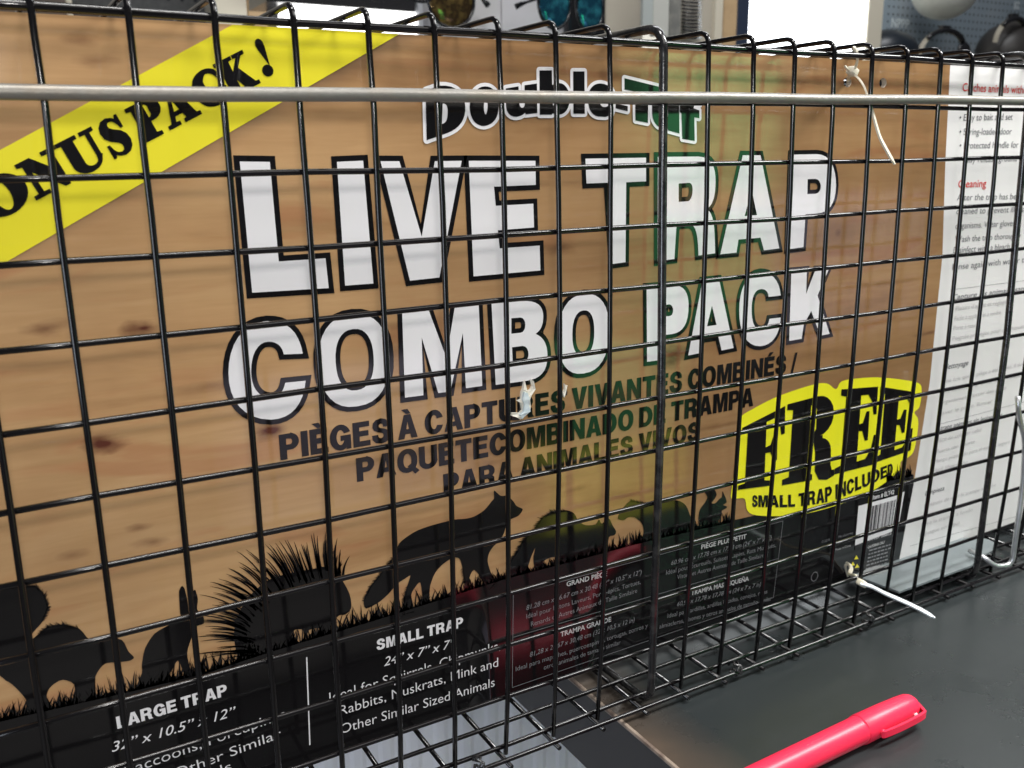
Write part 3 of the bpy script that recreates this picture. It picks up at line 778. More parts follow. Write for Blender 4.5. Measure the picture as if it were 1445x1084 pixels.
for ch, q in (('F', [(1047, 604), (1107, 573.5), (1105, 682), (1041, 690.5)]), ('R', [(1111, 571), (1179, 553), (1176, 671), (1103, 684)]),
              ('E', [(1187, 550), (1240, 546), (1234, 654), (1177, 668.5)]), ('E', [(1242, 546.2), (1292, 554), (1284, 635), (1234, 652)])):
    glyph(ch, [bx(*p) for p in q], 'ink_black', 5, 'letter', .006)
def curve_fn(base, top):
    bb = [Vector(bx(*p)) for p in base]; tt = [Vector(bx(*p)) for p in top]
    xs = [0.0]
    for i in range(1, len(bb)): xs.append(xs[-1] + (bb[i] - bb[i - 1]).length)
    T = xs[-1]
    def sm(P, s):
        i = 0
        while i < len(P) - 2 and xs[i + 1] < s: i += 1
        t = (s - xs[i]) / (xs[i + 1] - xs[i])
        p = [P[max(0, i - 1)], P[i], P[i + 1], P[min(len(P) - 1, i + 2)]]
        return .5 * ((2 * p[1]) + (-p[0] + p[2]) * t + (2 * p[0] - 5 * p[1] + 4 * p[2] - p[3]) * t * t + (-p[0] + 3 * p[1] - 3 * p[2] + p[3]) * t ** 3)
    def fn(u, v):
        a = sm(bb, u * T); b_ = sm(tt, u * T); q = a + (b_ - a) * v
        return (q.x, q.y)
    return fn
grotesk('SMALL TRAP INCLUDED', curve_fn([(1061, 714.7), (1118, 714.7), (1171.5, 706.6), (1210, 691), (1258.8, 668.5)], [(1061, 699), (1118, 697.6), (1171.5, 686), (1210, 672), (1258.8, 653.5)]), 'ink_black', 5, .10, .006)

# --- arched maker's name
dtb = [(601.5, 198), (640, 184), (690, 172), (757, 161), (824, 160), (864, 163), (905, 172), (957, 188), (989, 198)]
dtt = [(600, 127), (640, 119), (690, 111), (757, 102), (824, 100), (864, 102), (905, 112), (957, 124), (989, 133)]
DT = [
 (path('601.5 198 600 128 620 121 C 644 119 657 134 656 156 C 654 174 645 184 623 190.5'), [path('624 146 C 631 146 632 153 631 163 C 630 171 628 174 623 175')]),
 (path('662 151 C 663 134 672 122 684 122 C 697 122 703 134 703 150 C 703 166 696 176 683 178 C 670 178 663 168 662 151'), [path('685 138 C 689 142 688 158 685 162 C 681 160 681 142 685 138')]),
 (path('713 125 731 122 732 146 C 733 155 740 154 740 146 739.5 120.5 757 118 757.5 159.5 741 161.5 740.5 159 C 733 168 714 168 713.5 150'), []),
 (path('760.5 99.5 778 99.5 778.5 120 C 792 112 803 122 803 140 C 803 158 792 166 779 160 778 162 761 162'), [path('779.5 134 C 785 132 785.5 150 779.5 149')]),
 (path('808 101 824 101 824.5 160.5 808.5 160.5'), []),
 (path('829 140 C 829 124 838 117 848 118 C 860 119 867 130 866 145 L 846 145 C 847 152 853 153 858 149 865.5 152 862 162 854 165 844 164.5 C 834 163 829 154 829 140'.replace('L ', '')), [path('846 136 C 847 130 852 130 853 137')]),
 (path('868 146 885 150 885 157 868 153'), []),
 (path('880.5 110.5 929 122.5 929 137 914 134 913.5 173.5 896 170 895.5 129.5 880.5 126.5'), []),
 (path('919 130 934 134 934 160 C 935 168 942 170 942 162 941 137 957.5 141 958 188.5 942 184 941 181 C 932 184 920 176 919.5 160'), []),
 (path('962 196 961 160 958.5 158 958.5 147 962 148 C 961 136 968 131 988 137 987 148 C 980 146 978 149 978 153 986 156 986 167 979 165.5 979.5 199'), []),
]
def edge_band(name, loop, d, m, layer):
    """a white band along a letter's edge, one short piece per edge with round joints"""
    V, F = [], []
    n = len(loop); st = .0035 / (n + 1)
    for i in range(n):
        a, b_ = Vector(loop[i]), Vector(loop[(i + 1) % n])
        if (b_ - a).length < 1e-5: continue
        t = (b_ - a).normalized(); q = Vector((-t.y, t.x)) * d; y = BY - .0035 * layer - st * i
        P = [a - q, b_ - q] + [b_ + Vector((t.x * cos(w_) - t.y * sin(w_), t.y * cos(w_) + t.x * sin(w_))) * d for w_ in [-pi / 2 + pi * k / 6 for k in range(1, 6)]] + [b_ + q, a + q]
        k0 = len(V); V += [(p.x, y, p.y) for p in P]; F.append(tuple(range(k0, k0 + len(P))))
    return me_obj(name, V, F, m, card)
for k, (outer, holes) in enumerate(DT):
    edge_band('letter_outline', outer, .056, 'ink_white', 3)
for k, (outer, holes) in enumerate(DT):
    o = printed('letter', [[outer] + holes], 'ink_black', 5)
    for h in holes: printed('letter_counter', [[h]], 'ink_white', 4, parent=o)

# --- black ground band, grass and animal silhouettes
ground_px = [(-60, 1034), (0, 1016), (60, 1002), (140, 984), (200, 970), (290, 948), (350, 928), (400, 912), (480, 888), (546, 868), (640, 838), (712, 815), (800, 792), (912, 762), (978, 747), (1080, 724), (1180, 700), (1257, 676), (1290, 669)]
def black_band():
    top = [bx(*p) for p in ground_px]
    top[0] = (-2.99, top[0][1])
    xr = top[-1][0]
    bot = [(-2.99, .065), (spx[-1][0] - .002, .065), (spx[-2][0] - .004, spx[-2][1])]
    printed('black_band', [[bot + [bx(1289, 669.5)] + top[::-1][1:]]], 'ink_black', 1)
black_band()
rg = random.Random(3)
def grass():
    loops = []
    def gy(x):
        for (a, b_), (c, d) in zip(ground_px, ground_px[1:]):
            if a <= x <= c: return b_ + (d - b_) * (x - a) / (c - a)
        return 700
    x = -2.0
    while x < 1288:
        if 1035 < x < 1250: x += 4; continue
        y = gy(x) + 2
        for _ in range(2):
            h = rg.uniform(6, 30) * (1.15 if x < 600 else .8) * (1 if rg.random() < .5 else .6)
            l = rg.uniform(-11, 11) * (1 if x < 700 else .6); wd = rg.uniform(.9, 2.2)
            bend = rg.uniform(.2, .8)
            L, R_ = [], []
            for k in range(5):
                t = k / 4; cx_ = x + l * (t ** (1 + bend)); cy_ = y - h * t * (1 - .18 * t * abs(l) / 11); hw = wd * (1 - t) ** .8 + .05
                L.append(bx(cx_ - hw, cy_)); R_.append(bx(cx_ + hw, cy_))
            loops.append([L + R_[::-1]])
        x += rg.uniform(1.1, 3.0)
    o = printed('grass_print', loops, 'ink_black', 3); o['kind'] = 'stuff'
grass()
def sil(name, pts, jag=0.0, only=None):
    """flat black animal with softly curved outline; the listed edges carry fur tufts leaning backwards"""
    N = len(pts); P = []
    for i in range(N):
        p = [pts[i - 1], pts[i], pts[(i + 1) % N], pts[(i + 2) % N]]
        sharp = max(math.hypot(p[1][0] - p[0][0], p[1][1] - p[0][1]), math.hypot(p[2][0] - p[1][0], p[2][1] - p[1][1])) > 45
        for k in range(1 if sharp else 3):
            t = k / 3
            P.append(tuple(
                     ((1 - t) ** 2 * (1 + 2 * t) * p[1][a] + t * t * (3 - 2 * t) * p[2][a] + .42 * ((1 - t) ** 2 * t * (p[2][a] - p[0][a]) - t * t * (1 - t) * (p[3][a] - p[1][a]))) for a in (0, 1)))
    o = printed(name, [[[bx(*p) for p in P]]], 'ink_black', 2)
    if jag:
        tufts = []
        for i in range(N):
            if only is not None and i not in only: continue
            a, b_ = pts[i], pts[(i + 1) % N]
            L_ = math.hypot(b_[0] - a[0], b_[1] - a[1]); tx, ty = (b_[0] - a[0]) / (L_ + 1e-6), (b_[1] - a[1]) / (L_ + 1e-6)
            nx, ny = ty, -tx; q = 0.0
            while q < L_:
                h = jag * rg.uniform(.8, 2.1); x, y = a[0] + tx * q - nx * 1.5, a[1] + ty * q - ny * 1.5
                tufts.append([[bx(x - tx * 1.1, y - ty * 1.1), bx(x + nx * h * 1.1 - tx * h * .9, y + ny * h * 1.1 - ty * h * .9), bx(x + tx * 1.3, y + ty * 1.3)]])
                q += rg.uniform(.9, 1.9)
        f = printed('fur_print', tufts, 'ink_black', 3, parent=o); f['kind'] = 'stuff'
    return o
# skunk with a raised tail at the left end
sil('silhouette', [(-20, 1040), (-20, 834), (0, 832), (30, 827), (50, 827), (63, 840), (68, 857), (60, 877), (46, 893), (41, 905), (56, 893), (68, 884), (89, 881), (112, 887), (127, 903), (150, 900), (172, 903), (181, 919), (189, 927.5), (183, 932), (168, 934), (149, 936), (139, 946), (134, 957), (134, 976), (142, 990), (104, 996), (106, 984), (104, 965), (89, 959), (76, 965), (68.5, 973), (66, 984), (74, 1003), (38, 1008), (37, 988), (21, 969), (8, 960), (-6, 957)], 3.2, {2, 3, 4, 5, 6, 10, 11, 12})
# rabbit
sil('silhouette', [(190, 974), (200, 950), (200, 938), (204.5, 915), (218, 894), (238, 882), (255, 873), (254, 865), (253, 850), (252.5, 835), (256, 827), (260, 830), (264, 845), (266, 858), (268, 858), (270, 840), (275, 832), (279, 845), (278, 860), (285, 866), (288, 874), (287, 880), (277, 884), (270, 900), (264, 921), (268, 942), (276, 958), (261, 962), (259, 950), (251, 932), (243, 945), (238, 955), (240, 966)])
# porcupine body
sil('silhouette', [(340, 935), (330, 900), (335, 870), (350, 843), (379, 818), (412, 808), (440, 803), (462, 800), (480, 815), (493, 838), (495.5, 858), (487, 867), (479, 868), (474, 873), (474, 880), (478, 886), (483, 896), (455, 905), (454, 890), (448, 886), (436, 889), (432, 898), (428, 889), (418, 888), (411, 894), (413, 908), (370, 925)])
def quills():
    loops = []
    tips = [(296, 917), (299, 908), (303, 899), (301, 890), (309, 884), (306, 872), (313, 862), (312, 843.6), (322, 838), (332, 827), (338, 818), (349, 809), (360, 800), (366, 803), (379, 789), (384, 794), (399, 777), (405, 784), (412, 778), (422, 770.5), (430, 778), (441, 759), (444, 772), (447, 760.5), (456, 770), (461, 766), (468, 782), (473, 778.5), (477, 795), (481, 812), (318, 851), (328, 845), (343, 826), (355, 818), (372, 806), (391, 796), (410, 790), (428, 786), (450, 780), (464, 786)]
    for q in range(150):
        a = radians(118 + 180 * (q / 149.0) ** 1.0) if q < 150 else 0
        k = q / 149.0
        # roots along the back from the rump (k = 0) to the nape (k = 1)
        A = [(352, 918), (346, 895), (348, 870), (364, 846), (392, 826), (425, 814), (455, 806), (474, 812)]
        D = [(-58, 4), (-56, -8), (-52, -24), (-48, -36), (-34, -46), (-18, -50), (-2, -46), (8, -20)]
        f_ = k * 6.999; ii = int(f_); fr = f_ - ii
        rx_ = A[ii][0] * (1 - fr) + A[ii + 1][0] * fr + rg.uniform(-2, 16); ry_ = A[ii][1] * (1 - fr) + A[ii + 1][1] * fr + rg.uniform(-2, 16)
        ln_ = rg.uniform(.7, 1.3)
        dx = (D[ii][0] * (1 - fr) + D[ii + 1][0] * fr) * ln_ - rg.uniform(0, 3); dy = (D[ii][1] * (1 - fr) + D[ii + 1][1] * fr) * ln_ + rg.uniform(-3, 3)
        txx, tyy = rx_ + dx, ry_ + dy
        # quills rise steeply, then sweep back
        mx, my = rx_ + dx * .35 - dy * -.10, ry_ + dy * .62 + dx * .10
        L, R_ = [], []
        d = Vector((dx, dy)).normalized()
        for t8 in range(8):
            t = t8 / 7
            cx_ = (1 - t) ** 2 * rx_ + 2 * t * (1 - t) * mx + t * t * txx; cy_ = (1 - t) ** 2 * ry_ + 2 * t * (1 - t) * my + t * t * tyy
            hw = 1.25 * (1 - t) ** .6 + .15
            L.append(bx(cx_ - d.y * hw, cy_ + d.x * hw)); R_.append(bx(cx_ + d.y * hw, cy_ - d.x * hw))
        loops.append([L + R_[::-1]])
    o = printed('quills', loops, 'ink_black', 3); o['kind'] = 'stuff'
quills()
# fox
sil('silhouette', [(516.5, 858.5), (513, 847), (522, 828), (536.5, 810), (548, 795), (556, 784), (563, 767), (576, 756), (590, 748), (610, 741), (629, 736), (642.6, 733), (656, 732), (668.5, 729), (683, 720), (693, 708), (697, 703), (697, 692), (706, 699.6), (716, 699.6), (724.6, 708), (728.7, 714), (737, 718), (736, 722), (731, 728), (720, 733), (714, 742), (711, 752), (704, 764), (697, 770), (690, 780), (688, 793), (694, 812), (700, 822), (692, 832), (682, 820), (669, 804), (662, 816), (663, 833), (654, 838), (655, 822), (652, 800), (648, 788), (639, 787), (626, 795), (614, 808), (607, 826), (606, 845), (610, 858), (598, 862), (596, 845), (593, 822), (586, 828), (580, 840), (584, 864), (569, 868), (570, 845), (575, 825), (579, 812), (572, 816), (560, 824), (548, 838), (534, 850)], 2.5, {1, 2, 3, 4, 54, 55, 56, 40, 32, 33})
# raccoon-like animal
sil('silhouette', [(715, 812), (719, 793), (729, 778.5), (737, 764), (753.6, 747), (764, 731), (778.5, 722.5), (799, 720), (810, 724.6), (816, 735), (826, 741), (840, 740), (845, 733), (849, 739), (858.5, 731), (864, 741), (869, 749.5), (867, 755), (859, 758), (857, 776), (850, 783), (784, 800), (785, 787), (776, 787), (766, 793), (768, 806), (757, 808), (753, 796), (752.6, 785), (755, 773), (749, 786), (741, 806)], 3.0, {0, 1, 2, 3, 4, 5, 6})
# badger-like animal
sil('silhouette', [(872, 732), (874, 724), (882, 713), (890.7, 706), (901, 708), (915, 711), (934, 708), (955, 706), (967.5, 713), (973.7, 728), (978, 738), (988, 744), (988, 752), (900, 772), (905, 761), (908, 749), (905, 738), (895, 730), (886, 730), (880, 734)], 2.0, {3, 4, 5, 6})
# squirrel
sil('silhouette', [(993.4, 692.7), (1000.7, 688), (1008, 691), (1011, 698), (1008, 704), (1004, 710), (1009, 710), (1015, 704), (1018.5, 701), (1019.4, 693), (1021.5, 698), (1024, 703), (1025, 709), (1020, 712.5), (1026, 715), (1023, 718), (1018.5, 720.5), (1018, 728), (1011, 738), (1004, 745), (994, 746), (987.5, 738), (986, 726), (988, 718), (994.5, 709), (998, 701)])

# --- white and grey writing on the black band
W = 'ink_white'
def T(txt, p0, p1, cap, m='ink_white', off=-0.006, shear=0.0, layer=3, space=1.0):
    return text_on('lettering', txt, line(p0, p1, cap), m, layer, off, shear, space)
grotesk('LARGE TRAP', line((166, 1028), (320.6, 980.5), .20), W, 3, .11, .003)
T('32” x 10.5” x 12”', (158, 1061), (333, 1009), .165, W, 0, .25)
T('Ideal for Raccoons, Porcupines.', (72, 1133), (408, 1010.5), .175, W)
T('Foxes and Other Similar', (112, 1150), (397, 1040), .175, W)
T('Sized Animals', (166, 1158), (327, 1086), .175, W)
grotesk('SMALL TRAP', line((531.5, 917.5), (653, 884.5), .20), W, 3, .11, .003)
T('24” x 7” x 7”', (541.5, 940), (642, 912.5), .17, W, 0, .25)
T('Ideal for Squirrels, Chipmunks,', (465, 991), (706, 916), .185, W)
T('Rabbits, Muskrats, Mink and', (479.6, 1009.5), (702.6, 940), .185, W)
T('Other Similar Sized Animals', (480.6, 1035.5), (697.6, 968), .185, W)
def rule(name, p0, p1, wd, m, layer=3):
    a = Vector(bx(*p0)); b_ = Vector(bx(*p1)); d = (b_ - a).normalized(); n = Vector((-d.y, d.x)) * wd / 2
    return printed(name, [[[tuple(a - n), tuple(b_ - n), tuple(b_ + n), tuple(a + n)]]], m, layer)
rule('rule', (432.5, 927), (437, 1051), .022, W)
G = 'ink_grey'; LG = 'ink_light_grey'
for p0, p1 in (((724, 839), (722.5, 970)), ((722.5, 970), (1091, 843)), ((1091, 843), (1104.5, 735)), ((724, 899), (1098, 788)), ((724, 839), (1104.5, 735)), ((927, 782), (918, 903))):
    rule('rule', p0, p1, .010, G)
T('GRAND PIÈGE', (799, 827.5), (856, 812.5), .10, LG, .02)
T('81.28 cm x 26.67 cm x 30.48 (32" x 10.5" x 12")', (742.4, 861), (905, 810), .10, G, 0, .2)
T('Idéal pour Ratons Laveurs, Porcs-épics, Tortues,', (742.4, 873), (903.5, 823.6), .10, G)
T('Renards et Autres Animaux de Taille Similaire', (749, 884), (898.5, 836), .10, G)
T('TRAMPA GRANDE', (790.6, 898.4), (862, 876.5), .10, LG, .02)
T('81,28 x 26,67 x 30,48 cm (32 x 10,5 x 12 in)', (747.4, 927), (895, 877), .10, G, 0, .2)
T('Ideal para mapaches, puercoespines, tortugas, zorros y', (727.5, 947), (913.5, 885), .10, G)
T('otros animales de tamaño similar', (767, 945), (875, 909), .10, G)
T('PIÈGE PLUS PETIT', (989, 775), (1052.6, 759.5), .10, LG, .02)
T('60.96 cm x 17.78 cm x 17.78 cm (24" x 7" x 7")', (946.7, 797.5), (1088, 761), .10, G, 0, .2)
T('Idéal pour Écureuils, Suisses, Lapins, Rats Musqués,', (939.5, 811), (1094, 771.5), .10, G)
T('Visons et Autres Animaux de Taille Similaire', (955, 817.5), (1077.5, 786), .10, G)
T('TRAMPA MÁS PEQUEÑA', (974.7, 840), (1056, 819), .10, LG, .02)
T('60,96 x 17,78 x 17,78 cm (24 x 7 x 7 in)', (955, 855.5), (1073, 827), .10, G, 0, .2)
T('Ideal para ardillas, ardillas listadas, conejos, ratas', (941.5, 872), (1082, 837), .10, G)
T('almizcleras, visones y otros animales de tamaño similar', (930, 887), (1088, 847), .10, G)
T('Item # ELT42', (1231, 705), (1261, 697), .11, W, .015)
T('© 2018            Manufacturing', (1159, 766.5), (1203, 753), .06, G)
T('Made in China', (1178, 777.5), (1200, 771), .06, LG)
T('CALIFORNIA ONLY', (1224, 774), (1248, 766.5), .07, LG, .02)
def barcode():
    q = [Vector(bx(*p)) for p in ((1211, 714), (1265.5, 699), (1258, 750), (1206, 770))]
    def f(u, v): return tuple((q[3] * (1 - u) + q[2] * u) * (1 - v) + (q[0] * (1 - u) + q[1] * u) * v)
    o = printed('barcode_label', [[[f(0, 0), f(1, 0), f(1, 1), f(0, 1)]]], 'ink_white', 3)
    L = []; u = .26; r = random.Random(11)
    while u < .985:
        wd = r.choice((.008, .012, .02, .028)); L.append([[f(u, .13), f(u + wd, .13), f(u + wd, .90), f(u, .90)]]); u += wd + r.choice((.01, .015, .024))
    L.append([[f(.0, .01), f(.20, .01), f(.20, -.12), f(0, -.12)]])
    b_ = printed('bars', L, 'ink_black', 5, parent=o); b_['kind'] = 'stuff'
    printed('label_strip', [[[bx(1270, 696), bx(1276, 693.5), bx(1268.5, 736), bx(1263, 738)]]], 'ink_white', 3)
    text_on('lettering', '0 71121 20023', line((1221, 765), (1257, 754), .055), 'ink_white', 3)
    L = []
    for k in range(7):
        y0 = 778 + k * 5.2
        x0 = 1226 - k * 1.0; x = x0
        while x < 1255 - k * 1.2:
            wl = r.uniform(2, 5); s_ = -.29
            L.append([[bx(x, y0 + (x - x0) * s_), bx(x + wl, y0 + (x + wl - x0) * s_), bx(x + wl, y0 - 2 + (x + wl - x0) * s_), bx(x, y0 - 2 + (x - x0) * s_)]])
            x += wl + 1.2
    o = printed('fine_print', L, 'ink_grey', 3); o['kind'] = 'stuff'
    for (u, v) in ((1208, 787), (1203, 796), (1209, 799)):
        printed('warning_triangle', [[[bx(u - 3, v + 2.5), bx(u + 3, v + 1.5), bx(u, v - 3.5)]]], 'ink_yellow', 3)
    c = Vector(bx(1149, 813.5))
    printed('punch_mark', [[ell(c.x, c.y, .115, .12, 24), ell(c.x, c.y, .100, .105, 24)]], 'ink_grey', 3)
barcode()

# --- instruction panel writing
def para(lines, m, cap=.10, off=0.0, shear=0.0):
    for t, p0, p1 in lines: T(t, p0, p1, cap, m, off, shear, 2)
para([('Catches animals without harm', (1357.5, 128.5), (1478, 133.5))], 'ink_red', .17, .008)
para([('• Easy to bait and set', (1353.5, 170.5), (1428.4, 169)), ('• Spring-loaded door', (1353.5, 190.5), (1427, 189.5)),
      ('• Protected handle for safety', (1353.5, 209.8), (1459, 208)), ('• Easy release ground door', (1353.5, 229.6), (1455, 227))], 'ink_dark_grey', .145, -.004)
para([('Cleaning', (1351.5, 264.8), (1391, 263.8))], 'ink_red', .17, .008)
para([('After the trap has been used', (1350, 283), (1462, 280.5)), ('cleaned to prevent illness', (1349, 302.5), (1447, 299)), ('organisms. Wear gloves', (1347.7, 323.2), (1431, 318.7)),
      ('Wash the trap thoroughly', (1347, 342), (1440, 336)), ('Disinfect with a bleach', (1345, 357.5), (1424, 351.5)), ('Rinse again with water then', (1343.5, 381), (1458, 369))], 'ink_dark_grey', .145, -.004)
rule('rule', (1341, 409), (1470, 393), .008, 'ink_grey', 2)
para([('Capture les animaux sans blesser', (1343, 423.5), (1478, 406))], 'ink_dark_grey', .13, .004, .25)
para([('• Plaisirs d’appât et réglage', (1343.5, 439), (1420, 428)), ('• Facile à appâter et à tendre', (1342.5, 453), (1412, 443)), ('• Porte à ressort', (1341, 466.5), (1383, 460)),
      ('• Poignée protégée pour une manutention', (1338.5, 481.5), (1460, 460))], 'ink_pale', .105)
para([('Nettoyage', (1331, 522), (1366, 515))], 'ink_dark_grey', .13, .004, .2)
para([('Une fois que le piège a été utilisé, il doit', (1330, 541), (1446, 515)), ('être nettoyé pour éviter toute maladie', (1328, 556), (1440, 531)), ('organismes. Porter des gants', (1326, 571), (1420, 549)), ('Laver le piège. Rincer', (1325, 586), (1400, 568))], 'ink_pale', .10)
rule('rule', (1322, 599.5), (1460, 563), .008, 'ink_grey', 2)
para([('Atrapa animales sin lesionarlos', (1321, 608.5), (1414, 588))], 'ink_dark_grey', .12, .004, .2)
para([('Fácil de colocar cebo', (1322, 625), (1385, 608)), ('Puerta con resorte', (1321, 640), (1375, 625)), ('Mango protegido para el manejo seguro', (1318, 653.5), (1425, 625)), ('Fácil liberación', (1316, 667), (1365, 654))], 'ink_pale', .10)
para([('Limpieza', (1305, 699.5), (1332, 691.5))], 'ink_dark_grey', .12, .004, .2)
para([('Después de usar la trampa se debe', (1304, 716), (1405, 686)), ('limpiar para evitar enfermedades', (1302, 730), (1400, 702)), ('Lave la trampa a fondo', (1300, 743), (1372, 721)), ('Enjuague con agua', (1298, 757), (1354, 739))], 'ink_pale', .10)
rule('rule', (1284, 770.5), (1440, 727), .008, 'ink_grey', 2)

# --- torn spot with curled paper in the middle of CAPTURES
mat('torn_paper', (0.80, 0.76, 0.66), rough=.9, bump=(12, .4))
mat('torn_core', (0.55, 0.64, 0.68), rough=.9, bump=(10, .6), noise=(6, (.75, .8, .8), .6))
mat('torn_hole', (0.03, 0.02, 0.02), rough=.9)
def tear():
    rt = random.Random(5)
    def f(px, dy, m, name, bumpy=.0):
        loop = [bx(*p) for p in px]; flat, tr = tess([loop])
        ys = [BY - dy - rt.uniform(0, bumpy) for _ in flat]
        V = [(x, y, z) for (x, z), y in zip(flat, ys)] + [(x, BY - .001, z) for x, z in flat]
        n = len(flat)
        F = [tuple(t) for t in tr] + [(i, (i + 1) % n, n + (i + 1) % n, n + i) for i in range(n)]
        me_obj(name, V, F, m, card)
    f([(738, 536), (742, 552), (747, 549), (751, 540), (748, 556), (745, 563), (748, 572), (746, 580), (738, 586), (732, 591), (727, 588), (720, 586), (721, 582), (731, 582), (735, 578), (733, 568), (728, 565), (733, 563), (734, 553), (736, 548)], .03, 'torn_paper', 'torn_flap', .05)
    f([(736, 552), (741, 553), (744, 562), (743, 571), (745, 579), (738, 584), (734, 590), (730, 584), (735, 580), (737, 570), (734, 563)], .085, 'torn_core', 'torn_core', .02)
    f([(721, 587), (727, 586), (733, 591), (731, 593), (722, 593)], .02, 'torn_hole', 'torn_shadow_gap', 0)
    f([(747, 535), (749, 536), (752, 548), (746, 556), (743, 559), (750, 548)], .06, 'torn_paper', 'torn_flap', .05)
    f([(795, 541), (797, 545), (799, 543), (798, 549), (796, 555), (794, 560), (793, 554), (795, 549)], .04, 'torn_paper', 'torn_flap', .04)
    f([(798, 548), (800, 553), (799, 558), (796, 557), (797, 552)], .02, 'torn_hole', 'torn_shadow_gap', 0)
tear()

# ================================================================== ZIP TIES
mat('zip_tie_nylon', (0.66, 0.61, 0.49), rough=.38, sss=.15)
mat('zip_tie_white', (0.50, 0.54, 0.56), rough=.38, sss=.1)
def strap(pts, wd, th, twist=None):
    P = [Vector(p) for p in pts]; dens = []
    for i in range(len(P) - 1):
        p = [P[max(0, i - 1)], P[i], P[i + 1], P[min(len(P) - 1, i + 2)]]
        for k in range(5):
            t = k / 5
            dens.append(.5 * ((2 * p[1]) + (-p[0] + p[2]) * t + (2 * p[0] - 5 * p[1] + 4 * p[2] - p[3]) * t * t + (-p[0] + 3 * p[1] - 3 * p[2] + p[3]) * t ** 3))
    dens.append(P[-1]); V, F = [], []
    n = len(dens)
    for i, p in enumerate(dens):
        t = (dens[min(n - 1, i + 1)] - dens[max(0, i - 1)]).normalized()
        view = (CAM - p).normalized() if twist is None else Vector(twist)
        nrm = (view - t * view.dot(t)).normalized(); s_ = t.cross(nrm)
        w_ = wd * (.45 if i >= n - 2 else 1) / 2
        for a, b_ in ((-1, -1), (1, -1), (1, 1), (-1, 1)): V.append(p + s_ * w_ * a + nrm * th / 2 * b_)
    for i in range(n - 1):
        for j in range(4): F.append((4 * i + j, 4 * i + (j + 1) % 4, 4 * i + 4 + (j + 1) % 4, 4 * i + 4 + j))
    F += [(3, 2, 1, 0), (4 * n - 4, 4 * n - 3, 4 * n - 2, 4 * n - 1)]
    return V, F
tw = (.3, -1, .1)
z1 = thing('zip_tie', 'cream zip tie through the left punch hole at the top of the card', 'zip tie', tuple(at(1203, 100, 1, .7)))
A = at(1203, 101, 1, .7)
me_obj('loop', *strap([at(1200, 118, 1, 1.55), at(1196, 112, 1, 1.2), at(1201, 104, 1, .8), at(1208, 92, 1, .6), at(1210, 80, 1, .2), at(1207, 70, 1, -.02), at(1203, 69, 1, .3)], .085, .04, tw), 'zip_tie_nylon', z1)
V, F = box_geo(-.095, .095, -.09, .09, -.075, .075, .03)
rm = Matrix.Rotation(.5, 3, 'Y')
me_obj('head', [rm @ Vector(v) + A for v in V], F, 'zip_tie_nylon', z1, True)
me_obj('stub', *strap([at(1198, 100, 1, .65), at(1195, 96, 1, .6), at(1192, 93, 1, .6)], .04, .03, tw), 'zip_tie_nylon', z1)
me_obj('tail', *strap([at(1206, 106, 1, .65), at(1213, 113, 1, .5), at(1221, 126, 1, .22), at(1228, 147, 1, -.095), at(1233, 165, 1, -.2), at(1241, 192, 1, -.3), at(1250, 210, 1, -.38), at(1262.5, 232, 1, -.45)], .075, .035, tw), 'zip_tie_nylon', z1)
tw2 = (.1, -.6, .8)
z2 = thing('zip_tie', 'white zip tie round the lower wires at the right, tail sticking out over the counter', 'zip tie', tuple(at(1222, 816, 1, -.1)))
me_obj('loop', *strap([at(1196, 812, 1, 1.2), at(1193, 800, 1, 1.1), at(1197, 795, 1, 1.0), at(1201, 802, 1, .7), at(1199, 811, 1, .35), at(1208, 812, 1, .1), at(1214, 822, 1, -.05), at(1215, 827, 1, -.1)], .09, .04, tw2), 'zip_tie_nylon', z2)
A = at(1216, 823, 1, -.12)
V, F = box_geo(-.10, .10, -.09, .09, -.07, .07, .03)
rm = Matrix.Rotation(.6, 3, 'Y')
me_obj('head', [rm @ Vector(v) + A for v in V], F, 'zip_tie_nylon', z2, True)
me_obj('tail', *strap([at(1214, 823, 1, -.16), at(1230, 828, 1, -.35), at(1250, 838, 1, -.65), at(1275, 849, 1, -.95), at(1300, 861, 1, -1.25), at(1319, 872, 1, -1.45)], .10, .035, tw2), 'zip_tie_white', z2)

